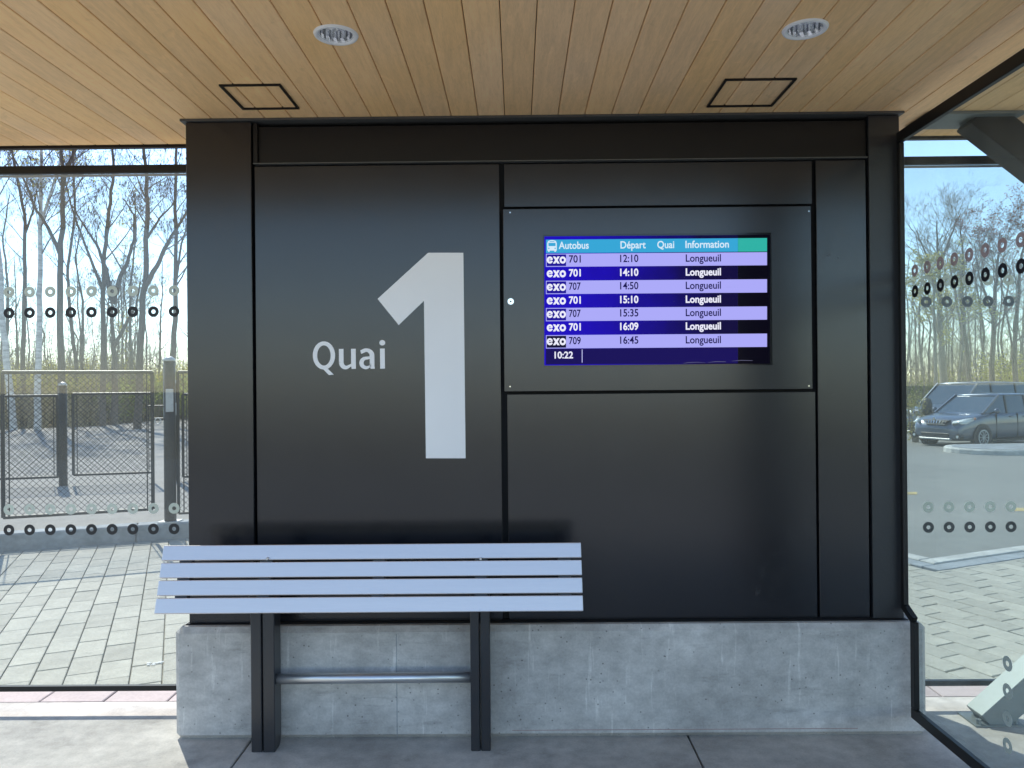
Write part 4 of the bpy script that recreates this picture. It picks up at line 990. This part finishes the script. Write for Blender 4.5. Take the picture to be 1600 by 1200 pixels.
hero = [
 ('birch_tree', 'slim white birch trunk at the left picture edge behind the far fence', pth(26, (22,676), (10,560), (2,470), (-6,330), (0,200), top=(.2,0,3)), .13, 'birch', 'twig', [], .55, None),
 ('birch_tree', 'white birch with black marks, second trunk from the left edge', pth(26, (58,676), (61,560), (62,430), (63,330), (66,230), top=(.3,0,3)), .12, 'birch', 'twig', [([W(63,350,26), W(80,300,26), W(98,240,26)], .06)], .45, 'Y'),
 ('bare_tree', 'tall dark trunk forking high, standing just left of the far gate', pth(25, (96,680), (95,560), (94,430), (98,330), (99,280), (91,200), top=(-.3,0,3.5)), .13, 'bark', 'twig', [([W(98,283,25), W(108,255,25), W(128,215,25), W(150,150,25)], .09), ([W(93,395,25), W(75,355,25), W(58,330,25), W(35,275,25), W(10,220,25)], .07)], .5, 'Y'),
 ('bare_tree', 'bare brown tree with a slight rightward lean above the far gate middle', pth(28, (160,662), (161,560), (161,470), (163,395), (170,330), (178,270), (172,200), top=(.5,0,3)), .11, 'bark', 'twig', [([W(161,455,28), W(140,400,28), W(115,335,28), W(98,270,28)], .065)], .4, None),
 ('bare_tree', 'low forked bare tree whose two limbs spread in a wide V', pth(29, (178,650), (179,560), (174,500), (176,470)), .14, 'bark', 'twig', [([W(176,475,29), W(185,440,29), W(198,410,29), W(210,375,29), (W(209,335,29)), W(192,310,29)], .11), ([W(176,470,29), W(166,420,29), W(150,380,29), W(133,355,29), W(112,320,29)], .09), ([W(179,540,29), W(200,500,29), W(212,480,29), W(220,440,29)], .08)], .6, None),
 ('bare_tree', 'straight grey tree with a long limb rising right toward the black wall', pth(26, (214,655), (219,540), (226,440), (230,350), (230,280), (222,200), top=(-.4,0,3)), .135, 'bark', 'twig', [([W(224,455,26), W(245,415,26), W(262,380,26), W(290,335,26), W(310,290,26)], .1), ([W(230,372,26), W(250,340,26), W(272,318,26)], .05)], .45, None),
 ('bare_tree', 'slender bare tree just left of the black wall above the thick gate post', pth(27, (266,650), (270,560), (274,480), (275,420), (274,330), (276,220), top=(.2,0,3)), .12, 'bark', 'twig', [([W(275,440,27), W(284,380,27), W(300,330,27)], .05)], .4, None),
 ('bare_tree', 'thin crooked bare tree between the two birches', pth(30, (38,660), (36,560), (38,450), (40,350), (30,290), (14,210), top=(-.4,0,2)), .10, 'bark', 'twig', [([W(39,365,30), W(52,330,30), W(60,280,30)], .05)], .4, None),
 ('bare_tree', 'thin bare tree right of the dark forking trunk', pth(31, (122,655), (118,560), (108,470), (106,420), (118,330), (112,220), top=(.2,0,2)), .085, 'bark', 'twig', [], .4, None),
]
for nm, lb, path, r0, bk, tw, lim, st, lf in hero:
    tree(nm, lb, 'tree', path, r0, M[bk], M[tw], T, start=st, nb=17, Lb=2.6, lev=3, dens=1.0, catkins=.09, leaf=(M['leafY'], .03, .04) if lf else None, lim=lim)

# background wood: slender trees copied from a few kinds
protos = []
for i in range(6):
    h = T.uniform(12, 16); pts = [Vector((0,0,-.4))]
    for k in range(1, 6): pts.append(Vector((T.uniform(-.35, .35)*k*.5, T.uniform(-.2, .2)*k*.4, h*k/5)))
    pr_ = tree('bare_tree', 'slender leafless tree standing in the wood behind', 'tree', pts, T.uniform(.10, .16), M['bark_pale'] if i % 2 else M['bark'], M['twig_pale'] if i % 3 else M['twig'], T, start=.18, nb=20, Lb=2.3, lev=3, leaf=(M['leafY'] if i % 2 else M['leafG'], .10, .05) if i in (1, 4) else None, dens=1.0, parent_loc=Vector((0,0,0)))
    protos.append(pr_)
used = set()
def plant(i, x, y, sc, rz, label, group):
    o = protos[i] if i not in used else copy_tree(protos[i]); used.add(i)
    o.location = (x, y, max(terr(x, y), -.8)); o.scale = (sc, sc, sc); o.rotation_euler = (0, 0, rz); o['label'] = label; o['group'] = group
LW, GW = 'slender leafless tree deep in the wood beyond the fenced yard', 'trees of the wood beyond the yard'
LR, GR = 'slender leafless tree in the wood behind the parked vehicles', 'trees of the wood behind the car park'
for k in range(50):
    y = T.uniform(34, 62); a = T.uniform(-.78, -.36); plant(k % 6, a*y, y, T.uniform(.45, .8), T.uniform(0, 6.28), LW, GW)
for k in range(56):
    y = T.uniform(46, 80); a = T.uniform(.44, .78); plant(k % 6, a*y, y, (.2*y+2.3)/15*T.uniform(.75, 1), T.uniform(0, 6.28), LR, GR)
# individual trees of the car park side
def pthr(Y, *pp):
    out = [W(x, y, Y) for x, y in pp]; out[0].z = -.8; return out
TL = 44
tree('bare_tree', 'tall pale tree with a broad rounded crown, right beside the black wall', 'tree', pthr(TL, (1475,640), (1472,560), (1468,470), (1467,400), (1464,345)), .26, M['bark_pale'], M['twig_pale'], T, start=.3, nb=22, Lb=4.6, lev=3, lim=[([W(1469,470,TL), W(1448,400,TL), W(1432,360,TL)], .12), ([W(1467,420,TL), W(1485,370,TL), W(1500,335,TL)], .11)])
tree('bare_tree', 'small tree in yellow green young leaf, left of the car park wood', 'tree', pthr(40, (1462,640), (1461,540), (1459,480), (1461,420)), .12, M['bark_pale'], M['twig_pale'], T, start=.25, nb=18, Lb=2.8, lev=3, leaf=(M['leafY'], .35, .07))
tree('bare_tree', 'reddish budding tree right of the pale crowned tree', 'tree', pthr(42, (1548,640), (1551,540), (1556,450), (1560,400), (1563,360)), .17, M['bark'], M['twig'], T, start=.25, nb=20, Lb=3.4, lev=3, leaf=(M['leafR'], .30, .055), lim=[([W(1553,500,42), W(1530,430,42), W(1522,380,42)], .08)])
tree('bare_tree', 'dark leaning bare tree between the pale crown and the red buds', 'tree', pthr(41, (1520,640), (1511,560), (1503,480), (1505,400), (1500,350)), .15, M['bark'], M['twig'], T, start=.3, nb=16, Lb=3.2, lev=3)
tree('bare_tree', 'bare dark trunk at the right picture edge above the minivan', 'tree', pthr(41, (1590,640), (1585,560), (1590,480), (1596,400), (1604,350)), .17, M['bark'], M['twig'], T, start=.3, nb=16, Lb=3.4, lev=3, leaf=(M['leafR'], .15, .05))

# shrubs
def shrub(name, label, P_, h, w_, m, n, sz, group=None, stemm='twig_pale', ns=26):
    t = thing(name, P_, label, 'shrub', group); sb = MB(); lb_ = MB(); rng = T
    for k in range(ns):
        a = rng.uniform(0, 6.28); l = h*rng.uniform(.6, 1); q = Vector((math.cos(a), math.sin(a), 0))
        pts = [q*.08, q*w_*.25+Vector((0,0,l*.5)), q*w_*rng.uniform(.2, .5)+Vector((0,0,l))]
        sb.tube(pts, [.012, .008, .003], 3, caps=False)
        for _ in range(n//ns):
            f = rng.uniform(.2, 1); c = pts[1].lerp(pts[2], f) if f > .5 else pts[0].lerp(pts[1], f*2)
            c = c+Vector((rng.gauss(0, w_*.12), rng.gauss(0, w_*.12), rng.gauss(0, h*.06))); c.z = max(.05, c.z)
            u = Vector((rng.uniform(-1, 1), rng.uniform(-1, 1), rng.uniform(-1, 1))).normalized()*sz; v_ = u.orthogonal().normalized()*sz*.6
            lb_.add([c-u, c+v_, c+u, c-v_], [(0,1,2,3)])
    sb.build('stems', M[stemm], t, local=True)['kind'] = 'stuff'; lb_.build('leaves', m, t, local=True)['kind'] = 'stuff'; return t
sp_ = Vector((12.55, 24.3, 0)); sp_.z = gz_(sp_)
shrub('shrub', 'yellow green leafy shrub between the hatchback and the black wall edge', sp_, 1.55, .75, M['leafY'], 900, .03)
gsh = 'yellow green shrubs along the edge of the wood'
pr_s = shrub('shrub', 'loose yellow green shrub at the edge of the wood beyond the yard', Vector((-20, 29.5, .1)), 2.3, 2.2, M['leafY'], 2200, .045, gsh)
pr_g = shrub('shrub', 'loose spring green shrub at the edge of the wood beyond the yard', Vector((-16, 31, .1)), 1.7, 2.2, M['leafG'], 2200, .045, gsh)
for k in range(56):
    y = T.uniform(29, 42); a = T.uniform(-.76, -.36)
    if a*y > -15.7 and y < 33: y += 8
    c = copy_tree(pr_s if k % 2 else pr_g); c.location = (a*y, y, .1); s_ = T.uniform(.7, 1.35); c.scale = (s_, s_, s_); c.rotation_euler = (0, 0, T.uniform(0, 6.28))
for k in range(26):
    y = T.uniform(46, 60); a = T.uniform(.46, .74); c = copy_tree(pr_s if k % 2 else pr_g); c.location = (a*y, y, -.75); s_ = T.uniform(.9, 1.8); c.scale = (s_, s_, s_); c.rotation_euler = (0, 0, T.uniform(0, 6.28))
    c['label'] = 'loose yellow green shrub at the edge of the wood behind the parked vehicles'; c['group'] = 'shrubs behind the car park'
# thicket of thin saplings: uncountable
def thicket(n, yr, ar, hr, z0, m, nm):
    mb = MB()
    for k in range(n):
        y = T.uniform(*yr); a = T.uniform(*ar); h = T.uniform(*hr)*T.uniform(.4, 1); p = Vector((a*y, y, z0)); lean = Vector((T.gauss(0, .12), T.gauss(0, .12), 1))
        if z0 > -.5 and p.x > -15.7 and y < 34: continue
        pts = [p, p+lean*h*.5, p+lean*h+Vector((T.gauss(0, .15), 0, 0))]
        mb.tube(pts, [.022, .014, .004], 3, caps=False)
        for _ in range(7):
            f = T.uniform(.15, .95); q = pts[0].lerp(pts[2], f); e = q+Vector((T.gauss(0, .4), T.gauss(0, .4), T.uniform(.1, .8)))*(1.1-f*.4)
            mb.tube([q, q.lerp(e, .5)+Vector((0,0,-.05)), e], [.007, .005, .002], 3, caps=False)
    o = mb.build(nm, m); return tag(o, None, None, None, 'stuff')
o = thicket(2600, (29, 55), (-.80, -.33), (2, 6), .05, M['twig_pale'], 'thicket'); tag(o, 'dense tangle of thin tan saplings filling the wood beyond the yard', 'thicket')
o = thicket(1500, (27.5, 40), (-.80, -.42), (1, 2.6), .05, M['dry'], 'brushwood'); tag(o, 'low straw coloured brushwood at the foot of the birches', 'brushwood')
o = thicket(1500, (46, 80), (.42, .80), (3, 9), -.8, M['twig_pale'], 'thicket'); tag(o, 'dense tangle of thin tan saplings behind the parked vehicles', 'thicket')
